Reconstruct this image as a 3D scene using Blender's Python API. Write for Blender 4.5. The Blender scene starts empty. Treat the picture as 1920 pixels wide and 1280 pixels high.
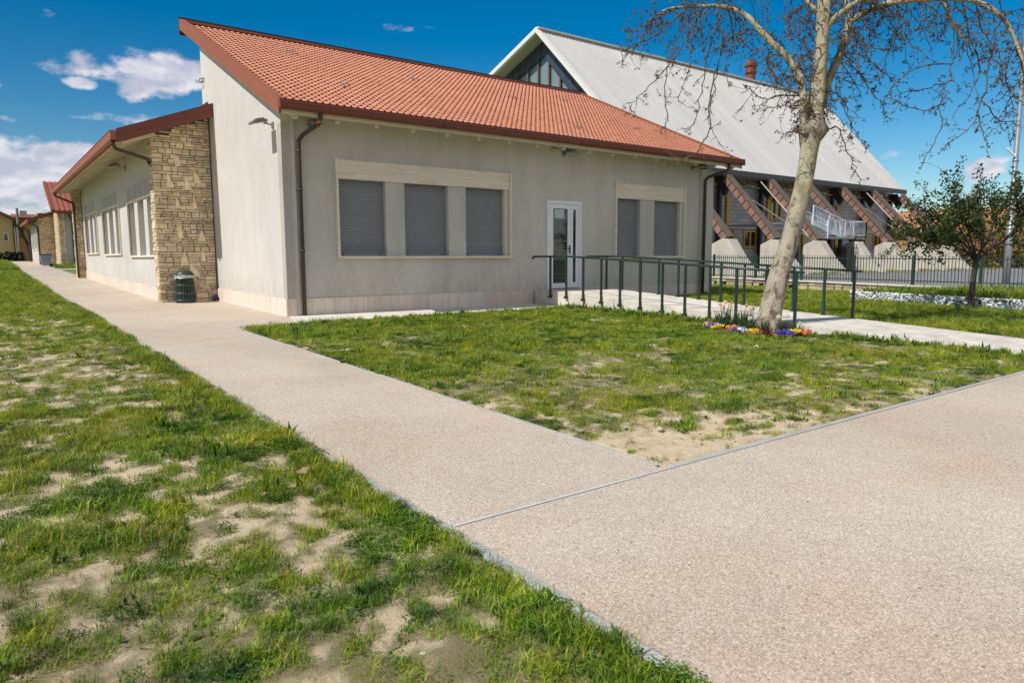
import bpy, math, random
import numpy as np
from mathutils import Vector, Matrix, Euler
R = math.radians
scene = bpy.context.scene
COL = scene.collection
random.seed(11)
rng = np.random.default_rng(7)

# ------------------------------------------------------------------ camera
cd = bpy.data.cameras.new("camera")
cam = bpy.data.objects.new("camera", cd)
COL.objects.link(cam)
CAM = Vector((-4.8746, -14.0237, 1.15))
yaw, pitch, roll = R(36.808), R(6.729), R(-0.2236)
f = Vector((math.sin(yaw)*math.cos(pitch), math.cos(yaw)*math.cos(pitch), -math.sin(pitch)))
r0 = Vector((math.cos(yaw), -math.sin(yaw), 0)); u0 = r0.cross(f)
rr = r0*math.cos(roll) + u0*math.sin(roll); uu = u0*math.cos(roll) - r0*math.sin(roll)
m = Matrix((rr, uu, -f)).transposed().to_4x4(); m.translation = CAM
cam.matrix_world = m
cd.sensor_width = 36; cd.lens = 1321.7/1920*36
cd.clip_start = 0.05; cd.clip_end = 3000
cd.dof.use_dof = True; cd.dof.focus_distance = 11.0; cd.dof.aperture_fstop = 5.0
scene.camera = cam

# ------------------------------------------------------------------ sky, sun, exposure
SUN_EL, SUN_AZ_VEC = 50.0, (-math.cos(R(3)), math.sin(R(3)))
scene.view_settings.view_transform = 'Standard'
scene.view_settings.look = 'None'
scene.view_settings.gamma = 1
scene.view_settings.exposure = 0.17
world = bpy.data.worlds.new("World"); scene.world = world
world.use_nodes = True
nt = world.node_tree; N = nt.nodes; Lk = nt.links
bg = N["Background"]; bg.inputs[1].default_value = 0.115
sky = N.new('ShaderNodeTexSky'); sky.sky_type = 'NISHITA'; sky.sun_disc = False
sky.sun_elevation = R(SUN_EL)
sky.sun_rotation = math.atan2(SUN_AZ_VEC[0], SUN_AZ_VEC[1])
sky.air_density = 1.0; sky.dust_density = 0.6; sky.ozone_density = 2.2
hs = N.new('ShaderNodeHueSaturation'); hs.inputs['Saturation'].default_value = 1.62; hs.inputs['Hue'].default_value = 0.496; hs.inputs['Value'].default_value = .80
Lk.new(sky.outputs[0], hs.inputs['Color'])
def wm(op, a, b=None, c=None):
    n = N.new('ShaderNodeMath'); n.operation = op
    for i, v in enumerate((a, b, c)):
        if v is None: continue
        if hasattr(v, 'links') or hasattr(v, 'is_linked'): Lk.new(v, n.inputs[i])
        else: n.inputs[i].default_value = v
    return n.outputs[0]
tc = N.new('ShaderNodeTexCoord'); sx = N.new('ShaderNodeSeparateXYZ'); Lk.new(tc.outputs['Generated'], sx.inputs[0])
az = wm('ARCTAN2', sx.outputs[0], sx.outputs[1]); el = wm('ARCSINE', sx.outputs[2])
vr = N.new('ShaderNodeMapRange'); vr.inputs[1].default_value = .12; vr.inputs[2].default_value = .42; vr.inputs[3].default_value = .92; vr.inputs[4].default_value = .74
ar = N.new('ShaderNodeMapRange'); ar.inputs[1].default_value = -.15; ar.inputs[2].default_value = .55; ar.inputs[3].default_value = .74; ar.inputs[4].default_value = 1.
Lk.new(az, ar.inputs[0]); Lk.new(el, vr.inputs[0]); Lk.new(wm('MULTIPLY', vr.outputs[0], ar.outputs[0]), hs.inputs['Value'])
# clouds: azimuth, elevation, half-widths, density
CL = [(.190,.226,.058,.024,1.2),(.109,.232,.034,.016,.8),(.028,.192,.018,.012,.75),(.112,.204,.015,.006,.7),(.132,.166,.055,.0065,.42),
      (.085,.110,.050,.028,1.15),(.020,.108,.030,.024,.9),(.054,.082,.075,.024,.72),(.488,.297,.036,.0105,.52),(1.225,.101,.024,.012,.62),
      (1.132,.124,.018,.007,.45),(.083,.277,.02,.009,.38),(.07,.060,.1,.010,.45),(.034,.158,.014,.005,.4),(.36,.06,.2,.02,.3),(-.16,.12,.12,.04,1.),(-.5,.2,.2,.06,1.),(1.75,.15,.15,.04,1.),(2.6,.3,.3,.08,1.),(-1.6,.25,.4,.1,1.),(3.0,.5,1.0,.42,1.5),(-3.0,.55,.9,.45,1.5),(2.2,.9,.5,.3,1.2)]  # final big entries lie unseen behind the camera, added to fill shaded walls
mask = None
for a, e, ra, re, k in CL:
    dx = wm('DIVIDE', wm('SUBTRACT', az, a), ra); dy = wm('DIVIDE', wm('SUBTRACT', el, e), re)
    d = wm('SQRT', wm('ADD', wm('MULTIPLY', dx, dx), wm('MULTIPLY', dy, dy)))
    v = wm('MULTIPLY', wm('SUBTRACT', 1.55, d), k)
    mask = v if mask is None else wm('MAXIMUM', mask, v)
mp = N.new('ShaderNodeMapping'); mp.inputs['Scale'].default_value = (1, 1, 1.9); Lk.new(tc.outputs['Generated'], mp.inputs[0])
nz = N.new('ShaderNodeTexNoise'); nz.inputs['Scale'].default_value = 13; nz.inputs['Detail'].default_value = 9; nz.inputs['Roughness'].default_value = .58
Lk.new(mp.outputs[0], nz.inputs['Vector'])
nv = wm('MULTIPLY', wm('SUBTRACT', nz.outputs[0], .5), 3.2)
dens = wm('ADD', mask, nv)
mr = N.new('ShaderNodeMapRange'); mr.interpolation_type = 'SMOOTHSTEP'; mr.inputs[1].default_value = .30; mr.inputs[2].default_value = .86; mr.inputs[4].default_value = .93
Lk.new(dens, mr.inputs[0])
lowm = wm('GREATER_THAN', mask, -1.2)
# cloud brightness from a second, shifted noise: lit tops, lavender undersides
mp2 = N.new('ShaderNodeMapping'); mp2.inputs['Scale'].default_value = (1, 1, 1.9); mp2.inputs['Location'].default_value = (0.004, 0, -.013); Lk.new(tc.outputs['Generated'], mp2.inputs[0])
nz2 = N.new('ShaderNodeTexNoise'); nz2.inputs['Scale'].default_value = 13; nz2.inputs['Detail'].default_value = 5; Lk.new(mp2.outputs[0], nz2.inputs['Vector'])
mr2 = N.new('ShaderNodeMapRange'); mr2.inputs[1].default_value = -.07; mr2.inputs[2].default_value = .09
Lk.new(wm('SUBTRACT', nz.outputs[0], nz2.outputs[0]), mr2.inputs[0])
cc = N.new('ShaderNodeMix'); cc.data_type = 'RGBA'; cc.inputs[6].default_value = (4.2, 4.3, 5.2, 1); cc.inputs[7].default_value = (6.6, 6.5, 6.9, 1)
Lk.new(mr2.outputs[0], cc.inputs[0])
# unseen clouds behind the camera, added to fill the shade; scaled down towards the south
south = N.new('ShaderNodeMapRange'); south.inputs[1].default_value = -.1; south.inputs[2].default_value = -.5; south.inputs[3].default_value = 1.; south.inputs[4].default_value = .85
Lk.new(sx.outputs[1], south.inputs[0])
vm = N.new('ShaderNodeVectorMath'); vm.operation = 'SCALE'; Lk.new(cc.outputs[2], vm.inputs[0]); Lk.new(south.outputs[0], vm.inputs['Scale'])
mx = N.new('ShaderNodeMix'); mx.data_type = 'RGBA'
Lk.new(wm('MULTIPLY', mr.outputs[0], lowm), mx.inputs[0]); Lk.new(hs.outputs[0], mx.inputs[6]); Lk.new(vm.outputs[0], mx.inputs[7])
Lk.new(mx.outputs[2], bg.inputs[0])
sl = bpy.data.lights.new("sun", 'SUN'); sl.energy = 4.3; sl.angle = R(.53); sl.color = (1, .955, .88)
so = bpy.data.objects.new("sun", sl); COL.objects.link(so)
sd = Vector((SUN_AZ_VEC[0]*math.cos(R(SUN_EL)), SUN_AZ_VEC[1]*math.cos(R(SUN_EL)), math.sin(R(SUN_EL))))
so.rotation_euler = sd.to_track_quat('Z', 'Y').to_euler(); so.location = (-20, 0, 30)

# ------------------------------------------------------------------ helpers
def gz(y):
    return .018*min(max(y, -40), 58)
def gza(y):
    return .018*np.clip(y, -40, 58)
def _h(ix, iy, s):
    n = (ix.astype(np.int64)*374761393 + iy.astype(np.int64)*668265263 + s*1442695041) & 0x7fffffff
    n = ((n ^ (n >> 13))*1274126177) & 0x7fffffff
    return ((n ^ (n >> 16)) & 0xffff)/65535.
def vnoise(x, y, s=0):
    ix = np.floor(x); iy = np.floor(y); fx = x-ix; fy = y-iy
    fx = fx*fx*(3-2*fx); fy = fy*fy*(3-2*fy)
    a = _h(ix, iy, s); b = _h(ix+1, iy, s); c = _h(ix, iy+1, s); d = _h(ix+1, iy+1, s)
    return (a*(1-fx)+b*fx)*(1-fy)+(c*(1-fx)+d*fx)*fy
def fbm(x, y, s=0, o=4):
    t = 0; a = .5; w = 0
    for i in range(o):
        t = t + a*vnoise(x*2**i+17*i, y*2**i+31*i, s+i); w += a; a *= .5
    return t/w

ROOTLOC = {}
def tag(o, label=None, cat=None, group=None, kind=None):
    if label: o['label'] = label
    if cat: o['category'] = cat
    if group: o['group'] = group
    if kind: o['kind'] = kind
    return o
def thing(name, label, cat, loc=(0, 0, 0), group=None):
    o = bpy.data.objects.new(name, None); COL.objects.link(o)
    o.location = loc; o.empty_display_size = .2
    ROOTLOC[o] = Vector(loc)
    return tag(o, label, cat, group)
class MB:
    def __init__(s): s.v = []; s.f = []; s.c = []; s.cur = (1, 1, 1); s.mi = []; s.m = 0
    def add(s, vs, fs):
        b = len(s.v); s.v += [tuple(p) for p in vs]; s.c += [s.cur]*len(vs)
        for q in fs: s.f.append([b+i for i in q]); s.mi.append(s.m)
    def hexa(s, p):   # 8 points: bottom 4 ccw, top 4 ccw
        s.add(p, [(3, 2, 1, 0), (4, 5, 6, 7), (0, 1, 5, 4), (1, 2, 6, 5), (2, 3, 7, 6), (3, 0, 4, 7)])
    def box(s, x0, x1, y0, y1, z0, z1):
        x0, x1 = sorted((x0, x1)); y0, y1 = sorted((y0, y1)); z0, z1 = sorted((z0, z1))
        s.hexa([(x0, y0, z0), (x1, y0, z0), (x1, y1, z0), (x0, y1, z0), (x0, y0, z1), (x1, y0, z1), (x1, y1, z1), (x0, y1, z1)])
    def obox(s, c, ax, ay, az):  # centre and three half-axis vectors
        c, ax, ay, az = map(Vector, (c, ax, ay, az))
        s.hexa([c-ax-ay-az, c+ax-ay-az, c+ax+ay-az, c-ax+ay-az, c-ax-ay+az, c+ax-ay+az, c+ax+ay+az, c-ax+ay+az])
    def quad(s, a, b, c, d): s.add([a, b, c, d], [(0, 1, 2, 3)])
    def beam(s, p, q, w, h, up=(0, 0, 1)):
        p, q = Vector(p), Vector(q); d = (q-p); L = d.length; d.normalize()
        sd_ = d.cross(Vector(up))
        if sd_.length < 1e-4: sd_ = d.cross(Vector((0, 1, 0)))
        sd_.normalize(); u_ = sd_.cross(d)
        s.obox((p+q)/2, d*L/2, sd_*w/2, u_*h/2)
    def tube(s, pts, rad, n=8, caps=True):
        pts = [Vector(p) for p in pts]
        if not isinstance(rad, (list, tuple)): rad = [rad]*len(pts)
        b = len(s.v); prev = None
        for i, p in enumerate(pts):
            d = (pts[min(i+1, len(pts)-1)]-pts[max(i-1, 0)])
            if d.length < 1e-7: d = Vector((0, 0, 1))
            d.normalize()
            if prev is None:
                a = d.orthogonal().normalized()
            else:
                a = prev - d*prev.dot(d)
                a = a.normalized() if a.length > 1e-5 else d.orthogonal().normalized()
            prev = a; c = d.cross(a)
            for k in range(n):
                t = 2*math.pi*k/n
                s.v.append(tuple(p+(a*math.cos(t)+c*math.sin(t))*rad[i])); s.c.append(s.cur)
        for i in range(len(pts)-1):
            for k in range(n):
                k2 = (k+1) % n
                s.f.append([b+i*n+k, b+i*n+k2, b+(i+1)*n+k2, b+(i+1)*n+k]); s.mi.append(s.m)
        if caps:
            s.f.append([b+k for k in range(n)][::-1]); s.mi.append(s.m)
            e = b+(len(pts)-1)*n; s.f.append([e+k for k in range(n)]); s.mi.append(s.m)
    def prism(s, poly, vec):
        n = len(poly); vec = Vector(vec)
        vs = [Vector(p) for p in poly]+[Vector(p)+vec for p in poly]
        s.add(vs, [tuple(range(n))[::-1], tuple(range(n, 2*n))]+[(i, (i+1) % n, n+(i+1) % n, n+i) for i in range(n)])
    def blob(s, c, r, jit=.25, sz=(1, 1, 1), seg=(5, 7), rs=random):
        c = Vector(c); st, sl_ = seg; b = len(s.v)
        s.v.append(tuple(c-Vector((0, 0, r*sz[2])))); s.c.append(s.cur)
        for i in range(1, st):
            ph = math.pi*i/st
            for k in range(sl_):
                t = 2*math.pi*k/sl_; q = r*(1+rs.uniform(-jit, jit))
                s.v.append((c.x+q*sz[0]*math.sin(ph)*math.cos(t), c.y+q*sz[1]*math.sin(ph)*math.sin(t), c.z-q*sz[2]*math.cos(ph))); s.c.append(s.cur)
        s.v.append(tuple(c+Vector((0, 0, r*sz[2])))); s.c.append(s.cur)
        e = len(s.v)-1
        for k in range(sl_):
            k2 = (k+1) % sl_
            s.f.append([b, b+1+k2, b+1+k]); s.mi.append(s.m)
            for i in range(st-2): s.f.append([b+1+i*sl_+k, b+1+i*sl_+k2, b+1+(i+1)*sl_+k2, b+1+(i+1)*sl_+k]); s.mi.append(s.m)
            s.f.append([b+1+(st-2)*sl_+k, b+1+(st-2)*sl_+k2, e]); s.mi.append(s.m)
    def build(s, name, mat, parent=None, smooth=False, bevel=0, label=None):
        org = Vector((0, 0, 0)); p = parent
        while p is not None:
            if p in ROOTLOC: org = ROOTLOC[p]; break
            p = p.parent
        me = bpy.data.meshes.new(name)
        me.from_pydata([(a-org.x, b-org.y, c-org.z) for a, b, c in s.v], [], s.f)
        for mt in (mat if isinstance(mat, (list, tuple)) else [mat]): me.materials.append(mt)
        if any(s.mi): me.polygons.foreach_set('material_index', s.mi)
        ca = me.color_attributes.new('col', 'FLOAT_COLOR', 'POINT')
        ca.data.foreach_set('color', np.hstack([np.array(s.c, dtype=np.float32).reshape(-1, 3), np.ones((len(s.v), 1), np.float32)]).ravel())
        if smooth: me.polygons.foreach_set('use_smooth', [True]*len(me.polygons))
        me.update()
        o = bpy.data.objects.new(name, me); COL.objects.link(o)
        if parent is not None: o.parent = parent
        else: ROOTLOC[o] = Vector((0, 0, 0))
        if bevel:
            b = o.modifiers.new('bevel', 'BEVEL'); b.width = bevel; b.segments = 2; b.limit_method = 'ANGLE'
        if label: o['label'] = label
        return o
def each(mb, name, mat, parent, **k):
    n = len(mb.v); par = list(range(n))
    def fd(a):
        while par[a] != a: par[a] = par[par[a]]; a = par[a]
        return a
    for fc in mb.f:
        for q in fc[1:]: par[fd(q)] = fd(fc[0])
    groups = {}
    for fc in mb.f: groups.setdefault(fd(fc[0]), []).append(fc)
    out = []
    for g_, fcs in groups.items():
        s = MB(); mp_ = {}
        for fc in fcs:
            for q in fc:
                if q not in mp_: mp_[q] = len(s.v); s.v.append(mb.v[q]); s.c.append(mb.c[q])
            s.f.append([mp_[q] for q in fc]); s.mi.append(0)
        out.append(s.build(name, mat, parent, **k))
    return out
def struct(mb, name, mat, **k):
    o = mb.build(name, mat, **k); o['kind'] = 'structure'; return o
KIDS = {}
def copy_tree(o, loc=None, parent=None):
    c = o.copy(); COL.objects.link(c)
    if parent is not None: c.parent = parent
    if loc is not None: c.location = loc
    for ch in [x for x in o.children if x.name in COL.objects]: copy_tree(ch, None, c)
    return c
def tint(v=.08, base=(1, 1, 1)):
    k = 1+random.uniform(-v, v); return tuple(b*k*(1+random.uniform(-v*.3, v*.3)) for b in base)
def holed(mb, mapf, u0, u1, w0, w1, holes, thick):
    """wall slab in (u,w) with rectangular holes; mapf(u,w,d)->xyz, d=0 outer face, d=thick inner"""
    us = sorted({u0, u1, *[h[0] for h in holes], *[h[1] for h in holes]}); us = [a for a in us if u0 <= a <= u1]
    ws = sorted({w0, w1, *[h[2] for h in holes], *[h[3] for h in holes]}); ws = [a for a in ws if w0 <= a <= w1]
    nu, nw = len(us)-1, len(ws)-1
    def solid(i, j):
        if i < 0 or j < 0 or i >= nu or j >= nw: return False
        cu = (us[i]+us[i+1])/2; cw = (ws[j]+ws[j+1])/2
        return not any(h[0] < cu < h[1] and h[2] < cw < h[3] for h in holes)
    for i in range(nu):
        for j in range(nw):
            if not solid(i, j): continue
            a, b, c, d = us[i], us[i+1], ws[j], ws[j+1]
            mb.quad(mapf(a, c, 0), mapf(b, c, 0), mapf(b, d, 0), mapf(a, d, 0))
            mb.quad(mapf(a, d, thick), mapf(b, d, thick), mapf(b, c, thick), mapf(a, c, thick))
            if not solid(i-1, j): mb.quad(mapf(a, c, thick), mapf(a, c, 0), mapf(a, d, 0), mapf(a, d, thick))
            if not solid(i+1, j): mb.quad(mapf(b, c, 0), mapf(b, c, thick), mapf(b, d, thick), mapf(b, d, 0))
            if not solid(i, j-1): mb.quad(mapf(a, c, 0), mapf(a, c, thick), mapf(b, c, thick), mapf(b, c, 0))
            if not solid(i, j+1): mb.quad(mapf(a, d, thick), mapf(a, d, 0), mapf(b, d, 0), mapf(b, d, thick))

# ------------------------------------------------------------------ materials
def newmat(name):
    mt = bpy.data.materials.new(name); mt.use_nodes = True
    n = mt.node_tree.nodes; l = mt.node_tree.links
    return mt, n, l, n['Principled BSDF']
def nnoise(n, l, vec, scale, detail=4, rough=.55, dist=0):
    t = n.new('ShaderNodeTexNoise'); t.inputs['Scale'].default_value = scale; t.inputs['Detail'].default_value = detail
    t.inputs['Roughness'].default_value = rough; t.inputs['Distortion'].default_value = dist; l.new(vec, t.inputs['Vector']); return t.outputs[0]
def nramp(n, l, fac, stops):
    r_ = n.new('ShaderNodeValToRGB'); e = r_.color_ramp.elements
    while len(e) < len(stops): e.new(.5)
    for i, (p, c) in enumerate(stops): e[i].position = p; e[i].color = (*c, 1) if len(c) == 3 else c
    l.new(fac, r_.inputs[0]); return r_.outputs[0]
def nmix(n, l, a, b, fac, mode='MIX'):
    x = n.new('ShaderNodeMix'); x.data_type = 'RGBA'; x.blend_type = mode
    for s_, v in ((x.inputs[0], fac), (x.inputs[6], a), (x.inputs[7], b)):
        if isinstance(v, (float, int)): s_.default_value = v
        elif isinstance(v, tuple): s_.default_value = (*v, 1) if len(v) == 3 else v
        else: l.new(v, s_)
    return x.outputs[2]
def nmap(n, l, vec, scale=(1, 1, 1), rot=(0, 0, 0)):
    p_ = n.new('ShaderNodeMapping'); p_.inputs['Scale'].default_value = scale; p_.inputs['Rotation'].default_value = rot; l.new(vec, p_.inputs[0]); return p_.outputs[0]
def nrange(n, l, v, a, b, c=0, d=1):
    p_ = n.new('ShaderNodeMapRange'); l.new(v, p_.inputs[0])
    for i, q in enumerate((a, b, c, d)): p_.inputs[i+1].default_value = q
    return p_.outputs[0]
def nbump(n, l, bs, h, strength=.3, dist=.01):
    b_ = n.new('ShaderNodeBump'); b_.inputs['Strength'].default_value = strength; b_.inputs['Distance'].default_value = dist
    l.new(h, b_.inputs['Height']); l.new(b_.outputs[0], bs.inputs['Normal'])
def simple(name, c, rough=.6, var=.12, scale=3, bump=0, bscale=60, metal=0, usecol=True, bdist=.004, spec=.5, stretch=(1, 1, 1), fine=.05):
    mt, n, l, b = newmat(name); tcn = n.new('ShaderNodeTexCoord').outputs['Object']
    v = nmap(n, l, tcn, stretch)
    a = nnoise(n, l, v, scale, 6, .6)
    lo = tuple(x*(1-var) for x in c); hi = tuple(min(1, x*(1+var)) for x in c)
    col_ = nramp(n, l, a, [(.3, lo), (.7, hi)])
    if fine:
        a2 = nnoise(n, l, v, scale*23, 3)
        g_ = nramp(n, l, a2, [(.3, (1-fine,)*3), (.7, (1+fine,)*3)])
        col_ = nmix(n, l, col_, g_, 1., 'MULTIPLY')
    if usecol:
        at = n.new('ShaderNodeAttribute'); at.attribute_name = 'col'
        col_ = nmix(n, l, col_, at.outputs['Color'], 1., 'MULTIPLY')
    l.new(col_, b.inputs['Base Color']); b.inputs['Roughness'].default_value = rough; b.inputs['Metallic'].default_value = metal
    b.inputs['Specular IOR Level'].default_value = spec
    if bump: nbump(n, l, b, nnoise(n, l, tcn, bscale, 5, .65), bump, bdist)
    return mt
def plaster(name, c, streak=.5, bump=.25, bscale=45, var=.1):
    mt, n, l, b = newmat(name); tcn = n.new('ShaderNodeTexCoord').outputs['Object']
    big = nnoise(n, l, tcn, .55, 5, .6, .6); st = nnoise(n, l, nmap(n, l, tcn, (2.2, 2.2, .35)), 1.3, 6, .6); fi = nnoise(n, l, tcn, 14, 6, .65)
    col_ = nramp(n, l, big, [(.3, tuple(x*(1-var) for x in c)), (.7, tuple(x*(1+var*.6) for x in c))])
    col_ = nmix(n, l, col_, nramp(n, l, st, [(.25, (.80, .79, .76)), (.55, (1, 1, 1))]), streak, 'MULTIPLY')
    col_ = nmix(n, l, col_, nramp(n, l, fi, [(.3, (.93, .93, .93)), (.65, (1.04, 1.04, 1.04))]), .8, 'MULTIPLY')
    # a few small grey spots and scuffs
    sp = nnoise(n, l, tcn, 9, 2, .4); sp2 = nnoise(n, l, tcn, .8, 2)
    spot = nmix(n, l, (1, 1, 1), (.70, .69, .66), nrange(n, l, sp, .74, .79)); col_ = nmix(n, l, col_, spot, nrange(n, l, sp2, .45, .7), 'MULTIPLY')
    sz_ = n.new('ShaderNodeSeparateXYZ'); l.new(tcn, sz_.inputs[0]); dn_ = nnoise(n, l, nmap(n, l, tcn, (3, 3, 1)), 2.2, 6, .7)
    dh = n.new('ShaderNodeMath'); dh.operation = 'ADD'; l.new(sz_.outputs[2], dh.inputs[0]); l.new(nrange(n, l, dn_, .3, .7, -.45, .45), dh.inputs[1])
    col_ = nmix(n, l, col_, (.80, .75, .67), nrange(n, l, dh.outputs[0], .75, .15, 0, .6), 'MULTIPLY')
    vs_ = nnoise(n, l, nmap(n, l, tcn, (5, 5, .12)), 1.7, 5, .7); col_ = nmix(n, l, col_, (.83, .82, .79), nrange(n, l, vs_, .60, .74, 0, .6), 'MULTIPLY')
    l.new(col_, b.inputs['Base Color']); b.inputs['Roughness'].default_value = .88; b.inputs['Specular IOR Level'].default_value = .25
    nbump(n, l, b, nnoise(n, l, tcn, bscale, 6, .7), bump, .006)
    return mt
M = {}
M['wall'] = plaster('facade_plaster', (.58, .555, .51), .55)
M['wall_rough'] = plaster('rough_plaster', (.48, .445, .395), .4, 1.0, 26)
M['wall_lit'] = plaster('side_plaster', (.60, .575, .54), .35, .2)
M['wall_block'] = plaster('far_plaster', (.52, .50, .46), .4)
M['yellow'] = plaster('yellow_plaster', (.60, .34, .085), .4)
M['yellow_pale'] = plaster('pale_yellow_plaster', (.60, .42, .20), .4)
M['soffit'] = simple('cream_soffit_paint', (.62, .56, .40), .7, .06, 2)
M['fascia'] = simple('painted_fascia', (.30, .095, .045), .6, .06, 2, .05, 30, spec=.5)
M['gutter'] = simple('brown_gutter', (.17, .040, .022), .5, .08, 2, spec=.5)
M['pipe'] = simple('brown_downpipe', (.055, .034, .024), .5, .15, 3)
M['copper'] = simple('copper_joint', (.5, .16, .09), .4, .1, 5, metal=.4)
M['black'] = simple('black_flashing', (.012, .012, .014), .5, .2, 3)
M['shutter'] = simple('grey_shutter', (.225, .235, .255), .5, .05, 1.5)
M['shutter_pale'] = simple('pale_shutter', (.40, .39, .38), .5, .05, 1.5)
M['white'] = simple('white_lacquer', (.78, .79, .82), .3, .02, 2, fine=.01)
M['metal'] = simple('galvanised', (.42, .44, .46), .42, .12, 6, metal=.75)
M['metal_white'] = simple('pale_galvanised', (.72, .78, .83), .5, .1, 6, metal=.2)
M['lamp'] = simple('lamp_body', (.22, .22, .21), .45, .1, 8)
M['lampglass'] = simple('lamp_glass', (.55, .58, .55), .12, .1, 8)
M['cream_box'] = simple('cream_plastic', (.62, .58, .45), .5, .04, 5)
M['green_rail'] = simple('green_rail_paint', (.016, .036, .030), .38, .25, 12, .1, 80)
M['dark_rail'] = simple('dark_rail', (.016, .022, .022), .4, .2, 12)
M['fence'] = simple('green_fence_paint', (.014, .045, .03), .45, .2, 6)
M['asphalt'] = simple('asphalt', (.20, .19, .185), .9, .15, .7, .5, 90, fine=.15)
M['concrete'] = simple('concrete', (.48, .44, .38), .88, .18, 1.4, .3, 25, stretch=(1, 1, .5), fine=.08)
M['rampc'] = simple('pale_ramp_concrete', (.60, .55, .48), .85, .22, 2.6, .4, 40, fine=.14)
M['kerb'] = simple('grey_kerb', (.38, .375, .35), .85, .12, 4, .3, 60)
M['apron'] = simple('apron_slab', (.60, .56, .49), .85, .1, 2, .3, 40)
M['joint'] = simple('steel_joint_strip', (.56, .57, .57), .5, .1, 5)
M['line'] = simple('dark_joint', (.16, .14, .125), .9, .3, 6)
M['hallroof'] = simple('hall_metal_roof', (.55, .535, .515), .55, .09, .25, 0, fine=.05, stretch=(3, .3, .3))
M['hallwhite'] = simple('hall_white_trim', (.72, .70, .66), .5, .05, 1)
M['slate'] = simple('blue_slate_cladding', (.045, .055, .085), .35, .25, 1.5)
M['halldark'] = simple('dark_steel', (.022, .018, .018), .5, .2, 2)
M['eavedark'] = simple('eave_metal', (.075, .065, .065), .45, .15, 2)
M['brownmetal'] = simple('brown_cap_metal', (.135, .10, .075), .5, .15, 1.5)
M['brickstrut'] = simple('brick_panel', (.24, .125, .09), .8, .25, 3, .3, 40, fine=.18)
M['yellowframe'] = simple('yellow_window_frame', (.55, .34, .02), .45, .1, 3)
M['redbrick'] = simple('chimney_brick', (.22, .07, .045), .85, .3, 4, .3, 20, fine=.2)
M['orangewall'] = simple('orange_brick_house', (.30, .17, .08), .9, .3, .5, fine=.2)
M['orangeroof'] = simple('orange_roof_tiles', (.42, .19, .09), .8, .15, .8, fine=.15)
M['redroof'] = simple('red_ribbed_roof', (.34, .105, .07), .5, .08, 1)
M['redtile'] = simple('far_red_tiles', (.26, .09, .06), .8, .2, 1.5, fine=.15)
M['binplastic'] = simple('dark_green_bin', (.022, .04, .035), .45, .3, 9, .2, 60)
M['bag'] = simple('clear_grey_bag', (.5, .5, .5), .25, .2, 12, .8, 30)
M['bingrey'] = simple('grey_bin', (.22, .25, .30), .45, .08, 3)
M['binblue'] = simple('blue_lid', (.04, .07, .2), .4, .1, 3)
M['soilbed'] = simple('flower_bed_soil', (.30, .20, .12), .95, .35, 9, .8, 30, fine=.2)
M['pebble'] = simple('white_pebbles', (.66, .66, .65), .8, .25, 20, .2, 60)
M['sandstone'] = simple('rubble_stone', (.42, .35, .24), .9, .25, 3, .7, 25, fine=.15)
M['rock'] = simple('pale_stone', (.5, .42, .32), .9, .2, 12, .6, 40)
M['clod'] = simple('brown_clod', (.30, .19, .11), .95, .3, 20, .8, 50)
M['wood'] = simple('grey_wood_pole', (.20, .18, .16), .85, .2, 4)
M['deadbark'] = simple('dark_bark', (.025, .02, .018), .9, .3, 6)
def mat_stone():
    mt, n, l, b = newmat('stone_cladding'); tcn = n.new('ShaderNodeTexCoord').outputs['Object']
    at = n.new('ShaderNodeAttribute'); at.attribute_name = 'col'
    a = nnoise(n, l, tcn, 7, 7, .65, .5); d = nnoise(n, l, tcn, 2.1, 4)
    c = nramp(n, l, a, [(.25, (.52, .41, .26)), (.5, (.74, .615, .43)), (.75, (.86, .76, .58))])
    c = nmix(n, l, c, nramp(n, l, d, [(.3, (.78, .76, .72)), (.6, (1.06, 1.03, 1.))]), .8, 'MULTIPLY')
    c = nmix(n, l, c, at.outputs['Color'], 1., 'MULTIPLY'); l.new(c, b.inputs['Base Color']); b.inputs['Roughness'].default_value = .9
    nbump(n, l, b, nnoise(n, l, tcn, 30, 8, .7), .9, .012); return mt
M['stone'] = mat_stone()
M['mortar'] = simple('mortar', (.13, .09, .05), .95, .2, 8, .5, 40)
def mat_trav(name, base, vert=False):
    mt, n, l, b = newmat(name); tcn = n.new('ShaderNodeTexCoord').outputs['Object']
    v = nmap(n, l, tcn, (9, 9, .8) if vert else (.9, .9, 11))
    a = nnoise(n, l, v, 1.6, 7, .62, .8); d = nnoise(n, l, nmap(n, l, tcn, (30, 30, 3) if vert else (3, 3, 34)), 1.5, 4, .7)
    c = nramp(n, l, a, [(.22, tuple(x*.72 for x in base)), (.5, base), (.78, tuple(min(1, x*1.15) for x in base))])
    c = nmix(n, l, c, nramp(n, l, d, [(.28, (.62, .58, .52)), (.42, (1, 1, 1))]), .7, 'MULTIPLY')
    at = n.new('ShaderNodeAttribute'); at.attribute_name = 'col'; c = nmix(n, l, c, at.outputs['Color'], 1., 'MULTIPLY')
    l.new(c, b.inputs['Base Color']); b.inputs['Roughness'].default_value = .7; nbump(n, l, b, d, .25, .004); return mt
M['trav'] = mat_trav('travertine', (.78, .69, .57)); M['trav_v'] = mat_trav('travertine_plinth', (.66, .575, .50), True)
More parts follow.
